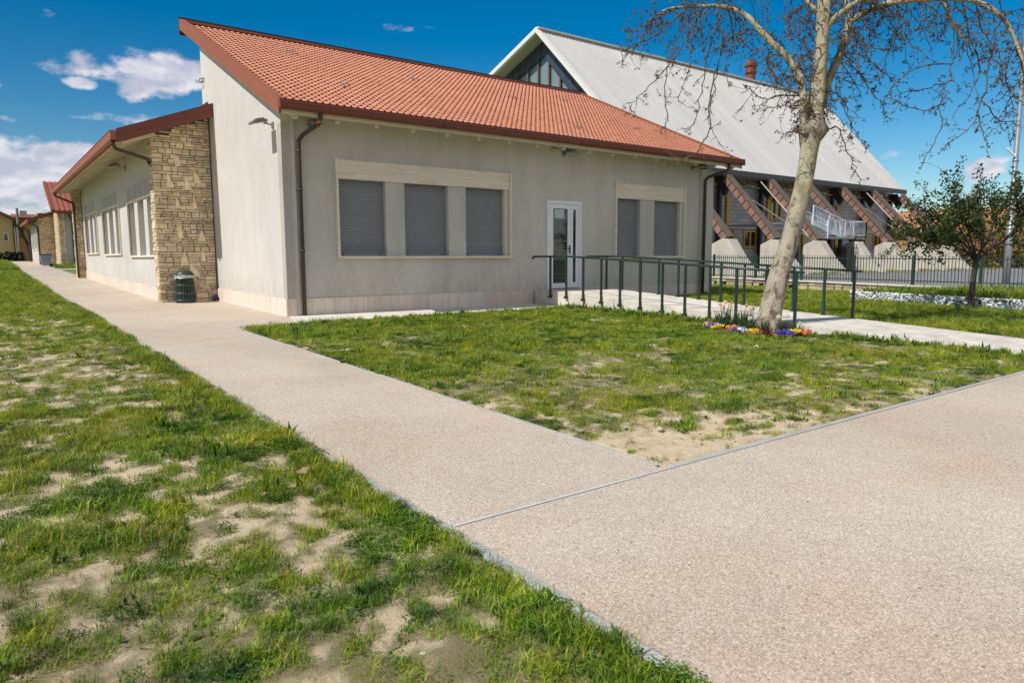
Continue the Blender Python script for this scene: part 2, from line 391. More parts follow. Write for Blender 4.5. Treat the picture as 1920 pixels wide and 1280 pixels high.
def mat_gravel():
    mt, n, l, b = newmat('washed_aggregate'); tcn = n.new('ShaderNodeTexCoord').outputs['Object']
    vo = n.new('ShaderNodeTexVoronoi'); vo.inputs['Scale'].default_value = 150; l.new(tcn, vo.inputs['Vector'])
    v2 = n.new('ShaderNodeTexVoronoi'); v2.inputs['Scale'].default_value = 290; l.new(tcn, v2.inputs['Vector'])
    s1 = n.new('ShaderNodeSeparateColor'); l.new(vo.outputs['Color'], s1.inputs[0])
    s2 = n.new('ShaderNodeSeparateColor'); l.new(v2.outputs['Color'], s2.inputs[0])
    c1 = nramp(n, l, s1.outputs[0], [(0, (.27, .20, .155)), (.22, (.42, .34, .28)), (.55, (.53, .44, .365)), (.8, (.62, .54, .46)), (1, (.78, .74, .68))])
    c2 = nramp(n, l, s2.outputs[1], [(0, (.30, .25, .20)), (.5, (.52, .44, .37)), (1, (.66, .60, .53))])
    c = nmix(n, l, nmix(n, l, c1, c2, .30), (.985, 1.01, 1.0), 1., 'MULTIPLY')
    big = nnoise(n, l, tcn, .45, 5, .6, .4); med = nnoise(n, l, tcn, 2.6, 5, .65)
    c = nmix(n, l, c, nramp(n, l, big, [(.28, (.84, .79, .74)), (.7, (1.04, 1.03, .99))]), 1., 'MULTIPLY')
    c = nmix(n, l, c, nramp(n, l, med, [(.25, (.88, .87, .85)), (.6, (1.02, 1.02, 1.02))]), .5, 'MULTIPLY')
    pk = nnoise(n, l, tcn, 1.1, 3); c = nmix(n, l, c, (1.02, .93, .87), nrange(n, l, pk, .5, .72, 0, .7), 'MULTIPLY')
    spk = n.new('ShaderNodeTexVoronoi'); spk.inputs['Scale'].default_value = 9; l.new(tcn, spk.inputs['Vector'])
    c = nmix(n, l, c, (.12, .08, .06), nrange(n, l, spk.outputs['Distance'], .075, .05, 0, .75))
    l.new(c, b.inputs['Base Color']); b.inputs['Roughness'].default_value = .85; b.inputs['Specular IOR Level'].default_value = .3
    nbump(n, l, b, vo.outputs['Distance'], -.35, .006); return mt
M['gravel'] = mat_gravel()
def mat_soil():
    mt, n, l, b = newmat('dry_soil'); tcn = n.new('ShaderNodeTexCoord').outputs['Object']
    at = n.new('ShaderNodeAttribute'); at.attribute_name = 'col'; sp = n.new('ShaderNodeSeparateColor'); l.new(at.outputs['Color'], sp.inputs[0])
    a = nnoise(n, l, tcn, 7, 8, .7); f_ = nnoise(n, l, tcn, 75, 7, .78)
    c = nramp(n, l, a, [(.25, (.48, .36, .22)), (.5, (.72, .58, .39)), (.75, (.84, .71, .52))])
    c = nmix(n, l, c, nramp(n, l, f_, [(.34, (.55, .50, .42)), (.48, (.98, .97, .96)), (.66, (1.12, 1.1, 1.08))]), .9, 'MULTIPLY')
    veg = nmix(n, l, (.085, .10, .03), (.20, .17, .07), a)
    far = nmix(n, l, (.11, .17, .025), (.15, .2, .04), a)
    c = nmix(n, l, c, veg, sp.outputs[0]); c = nmix(n, l, c, far, sp.outputs[1])
    l.new(c, b.inputs['Base Color']); b.inputs['Roughness'].default_value = .95; b.inputs['Specular IOR Level'].default_value = .15
    nbump(n, l, b, nnoise(n, l, tcn, 40, 9, .8), .95, .025); return mt
M['soil'] = mat_soil()
def mat_leaf(name, usec=True, trans=.3, rnd=.25, rough=.5):
    mt, n, l, b = newmat(name); at = n.new('ShaderNodeAttribute'); at.attribute_name = 'col'
    oi = n.new('ShaderNodeObjectInfo')
    v = nrange(n, l, oi.outputs['Random'], 0, 1, 1-rnd, 1+rnd)
    hv = n.new('ShaderNodeHueSaturation'); l.new(v, hv.inputs['Value']); l.new(at.outputs['Color'], hv.inputs['Color'])
    l.new(nrange(n, l, oi.outputs['Random'], 0, 1, .485, .512), hv.inputs['Hue'])
    if rnd > 0:
        ge = n.new('ShaderNodeNewGeometry'); q1 = nnoise(n, l, ge.outputs['Position'], 3.3, 4, .6); q2 = nnoise(n, l, ge.outputs['Position'], .7, 3)
        cl2 = nramp(n, l, q1, [(.34, (.26, .42, .5)), (.48, (.80, .90, .85)), (.60, (1.18, 1.12, .85))]); hv2 = nmix(n, l, hv.outputs[0], cl2, 1., 'MULTIPLY')
        hvo = nmix(n, l, hv2, nramp(n, l, q2, [(.35, (.9, 1., 1.)), (.65, (1.12, 1.0, .85))]), 1., 'MULTIPLY')
        class _O: outputs = [hvo]
        hv = _O
    l.new(hv.outputs[0], b.inputs['Base Color']); b.inputs['Roughness'].default_value = rough; b.inputs['Specular IOR Level'].default_value = .3
    tr = n.new('ShaderNodeBsdfTranslucent'); l.new(hv.outputs[0], tr.inputs[0]); mx_ = n.new('ShaderNodeMixShader'); mx_.inputs[0].default_value = trans
    l.new(b.outputs[0], mx_.inputs[1]); l.new(tr.outputs[0], mx_.inputs[2]); l.new(mx_.outputs[0], n['Material Output'].inputs[0]); return mt
M['grass'] = mat_leaf('grass_blade'); M['leaf'] = mat_leaf('leaf', rnd=.0, trans=.25); M['petal'] = mat_leaf('petal', rnd=0, trans=.25, rough=.6)
def mat_bark():
    mt, n, l, b = newmat('plane_bark'); tcn = n.new('ShaderNodeTexCoord').outputs['Object']; s_ = n.new('ShaderNodeSeparateXYZ'); l.new(tcn, s_.inputs[0])
    v = nmap(n, l, tcn, (1, 1, .55))
    a = nnoise(n, l, v, 3.2, 4, .5, 1.2); a2 = nnoise(n, l, v, 7, 6, .68, .6); f_ = nnoise(n, l, tcn, 45, 6, .7)
    smooth_ = nramp(n, l, a, [(.30, (.17, .15, .08)), (.38, (.30, .27, .16)), (.50, (.45, .40, .27)), (.60, (.52, .47, .34)), (.68, (.27, .235, .17))])
    rough_ = nramp(n, l, a2, [(.34, (.085, .06, .042)), (.44, (.24, .19, .14)), (.50, (.42, .36, .28)), (.58, (.52, .46, .37)), (.66, (.30, .25, .18))])
    kd = n.new('ShaderNodeMath'); kd.operation = 'SUBTRACT'; l.new(s_.outputs[2], kd.inputs[0]); kd.inputs[1].default_value = 3.52
    ka = n.new('ShaderNodeMath'); ka.operation = 'ABSOLUTE'; l.new(kd.outputs[0], ka.inputs[0])
    hgt0 = nrange(n, l, s_.outputs[2], 1.3, 3.0); kk = n.new('ShaderNodeMath'); kk.operation = 'MULTIPLY'; l.new(hgt0, kk.inputs[0]); l.new(nrange(n, l, ka.outputs[0], .12, .38, .1, 1.), kk.inputs[1]); hgt = kk.outputs[0]     # rough grey bark low on the trunk, smooth olive bark above
    hm = n.new('ShaderNodeMath'); hm.operation = 'ADD'; l.new(hgt, hm.inputs[0]); l.new(nrange(n, l, a2, .3, .7, -.35, .35), hm.inputs[1])
    c = nmix(n, l, rough_, smooth_, nrange(n, l, hm.outputs[0], .35, .55))
    c = nmix(n, l, c, nramp(n, l, f_, [(.3, (.72, .70, .68)), (.6, (1.08, 1.08, 1.06))]), .6, 'MULTIPLY')
    at = n.new('ShaderNodeAttribute'); at.attribute_name = 'col'; c = nmix(n, l, c, at.outputs['Color'], 1., 'MULTIPLY')
    l.new(c, b.inputs['Base Color']); b.inputs['Roughness'].default_value = .85
    ad = n.new('ShaderNodeMath'); l.new(a2, ad.inputs[0]); l.new(f_, ad.inputs[1]); nbump(n, l, b, ad.outputs[0], 1., .03); return mt
M['bark'] = mat_bark()
def mat_block():
    mt, n, l, b = newmat('grey_block_wall'); tcn = n.new('ShaderNodeTexCoord').outputs['Object']
    br = n.new('ShaderNodeTexBrick'); l.new(nmap(n, l, tcn, (1, 1, 1), (R(90), 0, 0)), br.inputs[0])
    br.inputs['Color1'].default_value = (.52, .51, .53, 1); br.inputs['Color2'].default_value = (.40, .395, .42, 1); br.inputs['Mortar'].default_value = (.15, .145, .15, 1)
    br.inputs['Scale'].default_value = 1; br.inputs['Brick Width'].default_value = .5; br.inputs['Row Height'].default_value = .25; br.inputs['Mortar Size'].default_value = .012
    c = nmix(n, l, br.outputs[0], nramp(n, l, nnoise(n, l, tcn, .8, 5), [(.3, (.7, .7, .72)), (.7, (1.15, 1.13, 1.1))]), 1., 'MULTIPLY')
    l.new(c, b.inputs['Base Color']); b.inputs['Roughness'].default_value = .9; return mt
M['block'] = mat_block()
def mat_tile():
    mt, n, l, b = newmat('terracotta_tile'); tcn = n.new('ShaderNodeTexCoord').outputs['Object']
    at = n.new('ShaderNodeAttribute'); at.attribute_name = 'col'
    a = nnoise(n, l, tcn, 1.2, 5); f_ = nnoise(n, l, tcn, 30, 5, .7)
    c = nramp(n, l, a, [(.3, (.54, .215, .125)), (.7, (.63, .27, .17))])
    w_ = nnoise(n, l, tcn, 4.5, 7, .75); c = nmix(n, l, c, (.60, .58, .55), nrange(n, l, w_, .60, .78, 0, .6), 'MULTIPLY')
    c = nmix(n, l, c, nramp(n, l, f_, [(.3, (.9, .88, .86)), (.65, (1.05, 1.05, 1.05))]), .7, 'MULTIPLY')
    c = nmix(n, l, c, at.outputs['Color'], 1., 'MULTIPLY'); l.new(c, b.inputs['Base Color']); b.inputs['Roughness'].default_value = .75; return mt
M['tile'] = mat_tile()
def mat_glass(name, tintc=(.02, .022, .025), rough=.03):
    mt, n, l, b = newmat(name); b.inputs['Base Color'].default_value = (*tintc, 1); b.inputs['Roughness'].default_value = rough; b.inputs['Specular IOR Level'].default_value = .9
    b.inputs['Coat Weight'].default_value = .6
    return mt
M['glass'] = mat_glass('dark_glazing'); M['glass_sky'] = mat_glass('pale_hall_glazing', (.20, .26, .27), .08)
# ------------------------------------------------------------------ ground sheet with bare and grown patches
PX0, PX1 = -3.15, -1.38        # the long path between its kerbs
KY = -11.02                    # near edge of the right lawn
def veg_density(x, y):
    """0 bare .. 1 full turf, same field drives the soil colour and the grass tufts"""
    n1 = fbm(x*4.8+3, y*4.8, 5, 4); n2 = fbm(x*.55, y*.55+9, 21, 3); n3 = fbm(x*13, y*13, 40, 3)
    base = (n1-.5)*2.5+(n2-.5)*.35+(n3-.5)*3.0
    left = np.clip(.99+base-np.clip((y+9.)*.03, 0, .14)+np.clip((y-4)*.03, 0, .25), 0, 1)
    left = np.clip(left+np.clip(1-abs(x-PX0+.13)/.22, 0, 1)*.45, 0, 1)
    near_corner = np.clip(1-np.hypot((x+1.0)/2.3, (y-KY)/1.0), 0, 1)
    edge = np.clip(1-(y-KY)/1.6, 0, 1)*.25+np.clip(1-(x-PX1)/1.2, 0, 1)*.12
    right = np.clip(1.06+base*.60-near_corner*1.35-edge, 0, 1)
    ring = np.clip(1-np.hypot(x-5.75, (y+6.95)/1.3)/.5, 0, 1)
    right = np.clip(right-ring*1.8, 0, 1)
    far = np.clip(1.0+base*.35, 0, 1)
    return np.where(x < PX0, left, np.where(x < 7.2, right, far))
def lin(spec):
    out = []
    for a, b, st in spec: out += list(np.arange(a, b, st))
    return np.array(out+[spec[-1][1]])
gx = lin([(-1500, -200, 260), (-200, -40, 32), (-40, -14, 3), (-14, -7, .25), (-7, -3.2, .045), (-3.2, -1.42, .45), (-1.42, 2.5, .07), (2.5, 9, .12), (9, 30, .7), (30, 80, 6), (80, 200, 20), (200, 1500, 260)])
gy = lin([(-1500, -200, 260), (-200, -40, 32), (-40, -14, 3), (-14, -9.4, .045), (-9.4, -5, .07), (-5, 0, .15), (0, 12, .6), (12, 60, 4), (60, 200, 20), (200, 1500, 260)])
X, Y = np.meshgrid(gx, gy)
den = veg_density(X, Y)
Z = gza(Y)-.035+.0
inlawn = ((X < PX0-.02) | ((X > PX1+.02) & (Y > KY+.03) & (Y < -1.4) & (X < 6.25)) | ((X > 8.45) & ((X < 14.7) | ((X < 24) & (Y > -3.6))) & (Y > KY) & (Y < 14)))
bump = (fbm(X*3, Y*3, 60, 3)-.5)*.04+(fbm(X*11, Y*11, 70, 3)-.5)*.034+den*.012
nearw = np.clip(1-np.hypot(X+4, Y+13)/26, 0, 1)
Z = Z+np.where(inlawn, bump*np.minimum(nearw*3, 1)+.022, -.06)
Z = Z-np.where(Y > -3.6, .036*np.clip(X-13.8, 0, 10.1)*(X < 24.2), 0)
nY, nX = X.shape
verts = np.stack([X.ravel(), Y.ravel(), Z.ravel()], 1)
idx = np.arange(nY*nX).reshape(nY, nX)
faces = np.stack([idx[:-1, :-1].ravel(), idx[:-1, 1:].ravel(), idx[1:, 1:].ravel(), idx[1:, :-1].ravel()], 1)
me = bpy.data.meshes.new("ground"); me.from_pydata(verts.tolist(), [], faces.tolist()); me.materials.append(M['soil'])
farg = np.clip((np.hypot(X-CAM.x, Y-CAM.y)-16)/14, 0, 1)*.85
vegc = np.clip((den-.42)*2.3, 0, 1)*.72
cl = np.stack([vegc.ravel(), farg.ravel(), np.zeros(vegc.size), np.ones(vegc.size)], 1).astype(np.float32)
ca = me.color_attributes.new('col', 'FLOAT_COLOR', 'POINT'); ca.data.foreach_set('color', cl.ravel())
me.polygons.foreach_set('use_smooth', [True]*len(me.polygons))
ground = bpy.data.objects.new("ground", me); COL.objects.link(ground); ground['kind'] = 'structure'

def sheet(mb, poly, zoff, th=.12, ysplit=4.0):
    """flat slab following the ground: rectangle x0,x1,y0,y1"""
    x0, x1, y0, y1 = poly; ys = [y0]
    while ys[-1] < y1-1e-6: ys.append(min(ys[-1]+ysplit, y1))
    for a, b in zip(ys, ys[1:]):
        za, zb = gz(a)+zoff, gz(b)+zoff
        mb.hexa([(x0, a, za-th), (x1, a, za-th), (x1, b, zb-th), (x0, b, zb-th), (x0, a, za), (x1, a, za), (x1, b, zb), (x0, b, zb)])
mb = MB(); sheet(mb, (PX0+.09, PX1-.075, KY-.054, -1.86), 0)
sheet(mb, (PX0+.09, -.005, -1.86, 5.2), 0); sheet(mb, (PX0+.09, -1.3, 5.2, 42), 0)
sheet(mb, (PX0+.09, -1.05, 42, 47), 0); sheet(mb, (PX0+.3, -1.35, 47, 64), 0)
struct(mb, 'path', M['gravel'])
mb = MB(); sheet(mb, (PX0+.09, 40, -34, KY-.08), 0)
struct(mb, 'forecourt_path', M['gravel'])
mb = MB(); sheet(mb, (-30, PX0-.01, 31.2, 32.6), 0, .1); sheet(mb, (-1.29, 4, 33.6, 35), 0, .1); struct(mb, 'cross_path', M['apron'])
# kerb stones, one metre each, never quite in line
mb = MB()
def kerb_run(p, q, w, side, zo=.004):
    p = Vector((*p, 0)); q = Vector((*q, 0)); d = q-p; n = max(1, int(d.length)); d.normalize(); s_ = Vector((-d.y, d.x, 0))*side
    L = (q-p).length/n
    for i in range(n):
        a = p+d*(i*L+.004); b = p+d*((i+1)*L-.004); o = s_*random.uniform(-.006, .006); dz = random.uniform(-.003, .003)+zo-.002
        mb.cur = tint(.07)
        a2, b2 = a+o+s_*w, b+o+s_*w; a1, b1 = a+o, b+o
        pts = [a1, b1, b2, a2]
        if side < 0: pts = pts[::-1]
        mb.hexa([(v.x, v.y, gz(v.y)+dz-.15) for v in pts]+[(v.x, v.y, gz(v.y)+dz) for v in pts])
kerb_run((PX0+.015, -20), (PX0+.015, 31), .07, -1)
kerb_run((PX1-.065, KY+.02), (PX1-.065, -1.9), .05, -1, .0)
kerb_run((PX1-.0, KY-.06), (16, KY-.06), .055, 1, .001)
kerb_run((-1.38, -1.84), (-.45, -1.44), .06, -1)
kerb_run((6.32, -7.4), (6.32, KY), .05, -1, .02)
struct(mb, 'kerb', M['kerb'], bevel=.006)
mb = MB(); mb.box(PX0+.10, PX1+.02, KY-.074, KY-.056, gz(KY)-.05, gz(KY)+.0015); struct(mb, 'joint_strip', M['joint'])
# apron along the facade
mb = MB()
xs = [-.004, .95, 2.15, 3.4, 4.65, 5.5, 6.29]
for a, b in zip(xs, xs[1:]):
    mb.cur = tint(.05)
    mb.hexa([(a+.004, -1.42, -.15), (b-.004, -1.38, -.15), (b-.004, .05, -.1), (a+.004, .05, -.1), (a+.004, -1.42, -.012), (b-.004, -1.38, -.012), (b-.004, .05, .008), (a+.004, .05, .008)])
mb.cur = (1, 1, 1); mb.hexa([(-1.40, -1.80, -.2), (-.02, -1.44, -.2), (-.009, -.1, -.15), (-.3, -1.2, -.15), (-1.40, -1.80, -.03), (-.02, -1.44, -.022), (-.009, -.1, .005), (-.3, -1.2, -.015)])
mb.box(8.25, 13.6, -.75, .05, -.12, .0)
struct(mb, 'apron', M['apron'])

# ------------------------------------------------------------------ main building
bld = thing('school_pavilion', 'single-storey grey rendered building with red pantile roof, shuttered windows and white glazed door', 'building', (0, 0, 0))
mb = MB()
FY = .05     # facade plane
win1 = (1.17, 5.50, 1.21, 2.80); win2 = (9.25, 12.0, 1.20, 2.78); door_h = (6.79, 7.97, .345, 2.62)
holes = [(1.17, 2.25, 1.21, 2.80), (2.71, 3.84, 1.21, 2.80), (4.32, 5.50, 1.21, 2.80), (9.26, 10.22, 1.20, 2.78), (10.81, 12.0, 1.20, 2.78), door_h]
holed(mb, lambda u, w, d: (u, FY+d, w), .17, 12.8, 0.0, 4.12, holes, .24)
struct_wall = mb.build('wall', M['wall'], bld)
mb = MB()   # lit side wall under the sloping roof
def rz(y, o=0): return 4.06+.452*(y+.6)+o
sl_ = [(0, 0), (5.75, .05), (5.75, rz(5.75)-.22), (0, rz(0)-.22)]
mb.prism([(.0, y, z) for y, z in sl_], (.26, 0, 0))
mb.prism([(13.1, y, z) for y, z in sl_], (.26, 0, 0))
mb.box(.3, 13.1, 5.45, 5.75, .05, rz(5.6)-.3)
mb.build('side_wall', M['wall_lit'], bld)
mb = MB(); mb.box(-.006, .17, -.014, .20, .35, 3.80); mb.box(.17, .30, .0495+.25, .30, .1, 4.05)
mb.build('corner_pilaster', M['wall_rough'], bld)
mb = MB(); mb.box(12.8, 13.372, -.04, .30, .10, 3.80)
mb.build('corner_pilaster', M['wall'], bld)
# plinth slabs
mb = MB()
x = .18; slabs = [.18, 1.0, 1.75, 2.5, 3.3, 4.05, 4.8, 5.6, 6.3]
for a, b in zip(slabs, slabs[1:]):
    mb.cur = tint(.10); mb.box(a+.002, b-.002, .027, .055, -.02, .345)
mb.build('plinth', M['trav_v'], bld); mb = MB()
for a, b in ((8.2, 9.1), (9.1, 10), (10, 11), (11, 12), (12, 12.795)):
    mb.cur = tint(.08); mb.box(a+.002, b-.002, .027, .055, -.02, .335)
mb.build('plinth', M['trav_v'], bld); mb = MB()
mb.cur = (.93, .9, .86); mb.box(-.024, .172, -.02, .05, -.02, .352)
y = 0.05
while y < 5.2:
    e = min(y+.95, 5.24); mb.cur = tint(.05, (1.05, 1.04, 1.03)); mb.box(-.026, .01, y+.002, e-.002, -.02+gz(y), .35+gz(y)*.6); y = e
mb.build('side_plinth', M['trav_v'], bld); mb = MB()
mb.cur = (.95, .93, .9); mb.box(12.78, 13.36, -.055, -.03, -.02, .335)
mb.build('side_plinth', M['trav_v'], bld)

def shutter(name, x0, x1, z0, z1, y, parent, mat, axis='x', hgt=.055):
    mb = MB(); z = z0+.02
    while z < z1-.005:
        t = min(hgt, z1-z)
        pr = [(0, 0), (-.010, t*.2), (-.013, t*.5), (-.010, t*.8), (0, t)]
        for (d0, a), (d1, b) in zip(pr, pr[1:]):
            if axis == 'x': mb.quad((x0, y+d0, z+a), (x1, y+d0, z+a), (x1, y+d1, z+b), (x0, y+d1, z+b))
            else: mb.quad((y+d0, x1, z+a), (y+d0, x0, z+a), (y+d1, x0, z+b), (y+d1, x1, z+b))
        z += t
    if axis == 'x': mb.box(x0, x1, y-.02, y+.01, z0, z0+.045)
    else: mb.box(y-.02, y+.01, x0, x1, z0, z0+.045)
    return mb.build(name, mat, parent)
def window_x(x0, x1, z0, z1, zt, opens):
    fr = MB()
    w = MB(); w.box(x0+.055, x1-.055, FY-.035, FY+.02, z1, zt)
    head = w.build('window_lintel', M['trav'], bld, bevel=.003)
    fr.box(x0, x0+.052, FY-.075, FY+.01, z0, zt+.02); fr.box(x1-.052, x1, FY-.075, FY+.01, z0, zt+.02); fr.box(x0-.01, x1+.01, FY-.085, FY+.02, z0-.055, z0)
    # thin travertine jamb linings inside the outer reveals
    fr.box(x1-.16, x1-.052, FY+.002, FY+.14, z0, z1)
    frame = fr.build('window', M['trav'], bld, bevel=.003)
    for a, b in opens:
        s_ = shutter('roller_shutter', a+.005, b-.005, z0+.005, z1, FY+.13, frame, M['shutter'])
        k = MB()
        for q in (a+.12, b-.12): k.tube([(q, FY+.105, z0+.04), (q, FY+.118, z0+.04)], .018, 8)
        each(k, 'shutter_stop', M['black'], frame)
window_x(1.10, 5.62, 1.205, 2.80, 3.19, [(1.17, 2.25), (2.71, 3.84), (4.32, 5.46)])
window_x(9.19, 12.11, 1.195, 2.78, 3.19, [(9.26, 10.22), (10.81, 11.95)])
mb = MB()
for a, b in ((2.25, 2.29), (3.84, 3.88)): pass
# door
d = thing('tmp', '', 'x'); COL.objects.unlink(d); bpy.data.objects.remove(d)
mb = MB()
x0, x1, z0, z1 = 6.79, 7.97, .345, 2.62; yd = FY-.02
fw = .085
mb.box(x0, x0+fw, yd, yd+.09, z0, z1); mb.box(x1-fw, x1, yd, yd+.09, z0, z1); mb.box(x0+fw, x1-fw, yd, yd+.09, z1-fw, z1)
door = mb.build('door', M['white'], bld, bevel=.006)
mb = MB(); L0, L1 = x0+fw+.006, x0+fw+.70; b_, t_ = z0+.02, z1-fw-.006
def leaf(a, b, gl0, gl1, gb, gt):
    y0, y1 = yd+.012, yd+.075
    mb.box(a, gl0, y0, y1, b_, t_); mb.box(gl1, b, y0, y1, b_, t_); mb.box(gl0, gl1, y0, y1, b_, gb); mb.box(gl0, gl1, y0, y1, gt, t_)
leaf(L0, L1, L0+.115, L1-.085, b_+.13, t_-.11)
leaf(L1+.008, x1-fw-.006, L1+.10, x1-fw-.105, b_+.15, t_-.12)
mb.build('door_leaf', M['white'], door, bevel=.004)
mb = MB(); mb.box(L0+.112, L1-.082, yd+.035, yd+.05, b_+.12, t_-.10); mb.box(L1+.097, x1-fw-.10, yd+.035, yd+.05, b_+.14, t_-.11); mb.build('door_glass', M['glass'], door)
mb = MB(); hx = L1-.02; mb.box(hx-.018, hx+.018, yd-.004, yd+.012, 1.26, 1.48); mb.tube([(hx, yd-.03, 1.39), (hx, yd+.005, 1.39)], .014, 8); mb.tube([(hx-.005, yd-.035, 1.39), (hx-.10, yd-.035, 1.385)], .013, 8); mb.tube([(hx+.0, yd-.02, 1.30), (hx, yd, 1.30)], .02, 10)
mb.build('door_handle', M['black'], door)
mb = MB(); mb.box(L0+.17, L1-.20, yd+.028, yd+.034, t_-.36, t_-.13); mb.build('paper_notice', simple('paper', (.45, .55, .55), .6, .1, 8), door)
mb = MB()
for q in (x0+fw-.03, ): 
    for z in (.62, 1.45, 2.25): mb.tube([(q, yd-.012, z), (q, yd-.012, z+.09)], .012, 8)
for z in (.62, 1.45, 2.25): mb.tube([(x1-fw+.03, yd-.012, z), (x1-fw+.03, yd-.012, z+.09)], .012, 8)
each(mb, 'hinge', M['white'], door)

# roof: carrying slab, pantiles, fascia, gutter, rafters
RX0, RX1 = -.21, 13.96; EY, RY = -.585, 6.76
mb = MB()
mb.prism([(RX0+.02, EY+.03, rz(EY)-.20), (RX0+.02, RY-.02, rz(RY)-.20), (RX0+.02, RY-.02, rz(RY)-.06), (RX0+.02, EY+.03, rz(EY)-.06)], (RX1-RX0-.04, 0, 0))
roof = mb.build('roof', M['soffit'], bld)
def pantiles(x0, x1, y0, y1, zf, pitch=.150, row=.205, parent=None, mat=None, name='roof_tiles', hump=.030):
    sl2 = math.sqrt(1+.452**2); Ls = (y1-y0)*sl2; nr = int(round(Ls/row)); nc = int(round((x1-x0)/pitch))
    prof = [(0, 0), (.24, .0), (.29, .38), (.38, .82), (.49, 1.), (.60, .82), (.69, .38), (.74, 0), (1, 0)]
    nrm = Vector((0, -.452, 1)).normalized(); up = Vector((0, 1, .452)).normalized()
    v = []; fcs = []; cols = []
    for r_ in range(nr):
        for c_ in range(nc):
            k = 1+random.uniform(-.07, .05); cc_ = (k, k*random.uniform(.96, 1.03), k*random.uniform(.95, 1.04)); b = len(v)
            xa = x0+(x1-x0)*c_/nc; w = (x1-x0)/nc
            jit = random.uniform(-.002, .003)
            for j, (s0, hs_) in enumerate(((r_*Ls/nr-.018, hump+.012), ((r_+1)*Ls/nr, hump*.5))):
                for t, h in prof:
                    off = (.007 if j == 0 else .0)+h*hs_+jit
                    p = Vector((xa+w*t, y0, zf(y0)))+up*s0+nrm*off
                    v.append(tuple(p)); cols.append(cc_)
            n_ = len(prof)
            for i in range(n_-1): fcs.append([b+i, b+i+1, b+n_+i+1, b+n_+i])
            # thickness of the tile's lower lip
            b2 = len(v)
            for i, (t, h) in enumerate(prof):
                p = Vector(v[b+i]); v.append(tuple(p-nrm*.009)); cols.append(tuple(q*.9 for q in cc_))
            for i in range(n_-1): fcs.append([b+i+1, b+i, b2+i, b2+i+1])
    m_ = MB(); m_.v = v; m_.f = fcs; m_.c = cols; m_.mi = [0]*len(fcs)
    return m_.build(name, mat or M['tile'], parent, smooth=True)
t_o = pantiles(RX0+.02, RX1-.02, EY+.01, RY-.06, lambda y: rz(y, -.035), parent=roof)
for p in t_o.data.polygons: p.use_smooth = True
mb = MB()
mb.prism([(RX0+.01, EY+.02, rz(EY)-.052), (RX0+.01, RY-.02, rz(RY)-.052), (RX0+.01, RY-.02, rz(RY)-.045), (RX0+.01, EY+.02, rz(EY)-.045)], (RX1-RX0-.02, 0, 0))
mb.build('roof_underlay', simple('tile_underside', (.20, .07, .045), .9), roof)
mb = MB()
for xx, s_ in ((RX0, -1), (RX1, 1)):
    a, b = (xx-.02, xx+.02) if s_ < 0 else (xx-.02, xx+.02)
    def band(o0, o1, xa, xb, y0=EY-.015, y1=RY+.02):
        mb.prism([(xa, y0, rz(y0)+o0), (xa, y1, rz(y1)+o0), (xa, y1, rz(y1)+o1), (xa, y0, rz(y0)+o1)], (xb-xa, 0, 0))
    band(-.225, .05, a, b); band(.052, .066, a-.004, b+.09 if s_ < 0 else b+.004, ); band(-.125, -.11, a-.008, b+.008)
    mb.build('verge_fascia', M['fascia'], roof); mb = MB()
mb = MB(); mb.box(RX0-.02, RX1+.02, RY, RY+.05, rz(RY)-.36, rz(RY)+.03); mb.box(RX0-.025, RX1+.025, RY-.05, RY+.06, rz(RY)+.032, rz(RY)+.085); mb.build('ridge_flashing', M['black'], roof)
mb = MB(); mb.box(RX0+.02, RX1-.02, RY-.09, RY-.003, rz(RY)-.03, rz(RY)+.03); mb.build('ridge_trim', M['fascia'], roof)
mb = MB()
g0, g1 = EY-.135, EY-.002; zt = 4.105; zb = 3.93
prof = [(g1, zt-.005), (g1, zb+.03), (g1-.03, zb), (g0+.045, zb), (g0+.012, zb+.045), (g0+.012, zt-.055), (g0, zt-.05), (g0, zt), (g0+.012, zt), (g0+.02, zb+.06), (g0+.05, zb+.012), (g1-.035, zb+.012), (g1-.008, zb+.035), (g1-.008, zt-.005)]
n_ = len(prof)
v = [(RX0-.02, a, b) for a, b in prof]+[(RX1+.02, a, b) for a, b in prof]
mb.add(v, [(i, (i+1) % n_, n_+(i+1) % n_, n_+i) for i in range(n_)])
mb.box(RX0-.024, RX0-.012, g0, g1, zb, zt); mb.box(RX1+.012, RX1+.024, g0, g1, zb, zt)
for q in (3.3, 7.3, 11.2): mb.box(q, q+.012, g0-.003, g1, zb-.003, zt+.003)
gut = mb.build('gutter', M['gutter'], bld, smooth=False)
mb = MB(); mb.tube([(RX0-.02, g0+.002, zt-.048), (RX1+.02, g0+.002, zt-.048)], .006, 6); mb.build('gutter_bead', M['fascia'], gut)
mb = MB()
x = .15
while x < 13.8:
    y0, y1 = EY+.04, .2
    for (ya, yb, h0, h1) in ((y0+.10, y1, .20, .32), ):
        mb.prism([(x-.045, ya, rz(ya)-h0-.002), (x-.045, yb, rz(yb)-h0-.002), (x-.045, yb, rz(yb)-h1), (x-.045, ya+.05, rz(ya)-h1), (x-.045, ya, rz(ya)-h1+.05)], (.09, 0, 0))
    x += .85
each(mb, 'rafter_end', M['soffit'], roof)
mb = MB(); mb.box(RX0+.03, RX1-.03, EY+.0, EY+.045, 3.86, 4.0)
mb.build('eave_board', M['soffit'], roof)
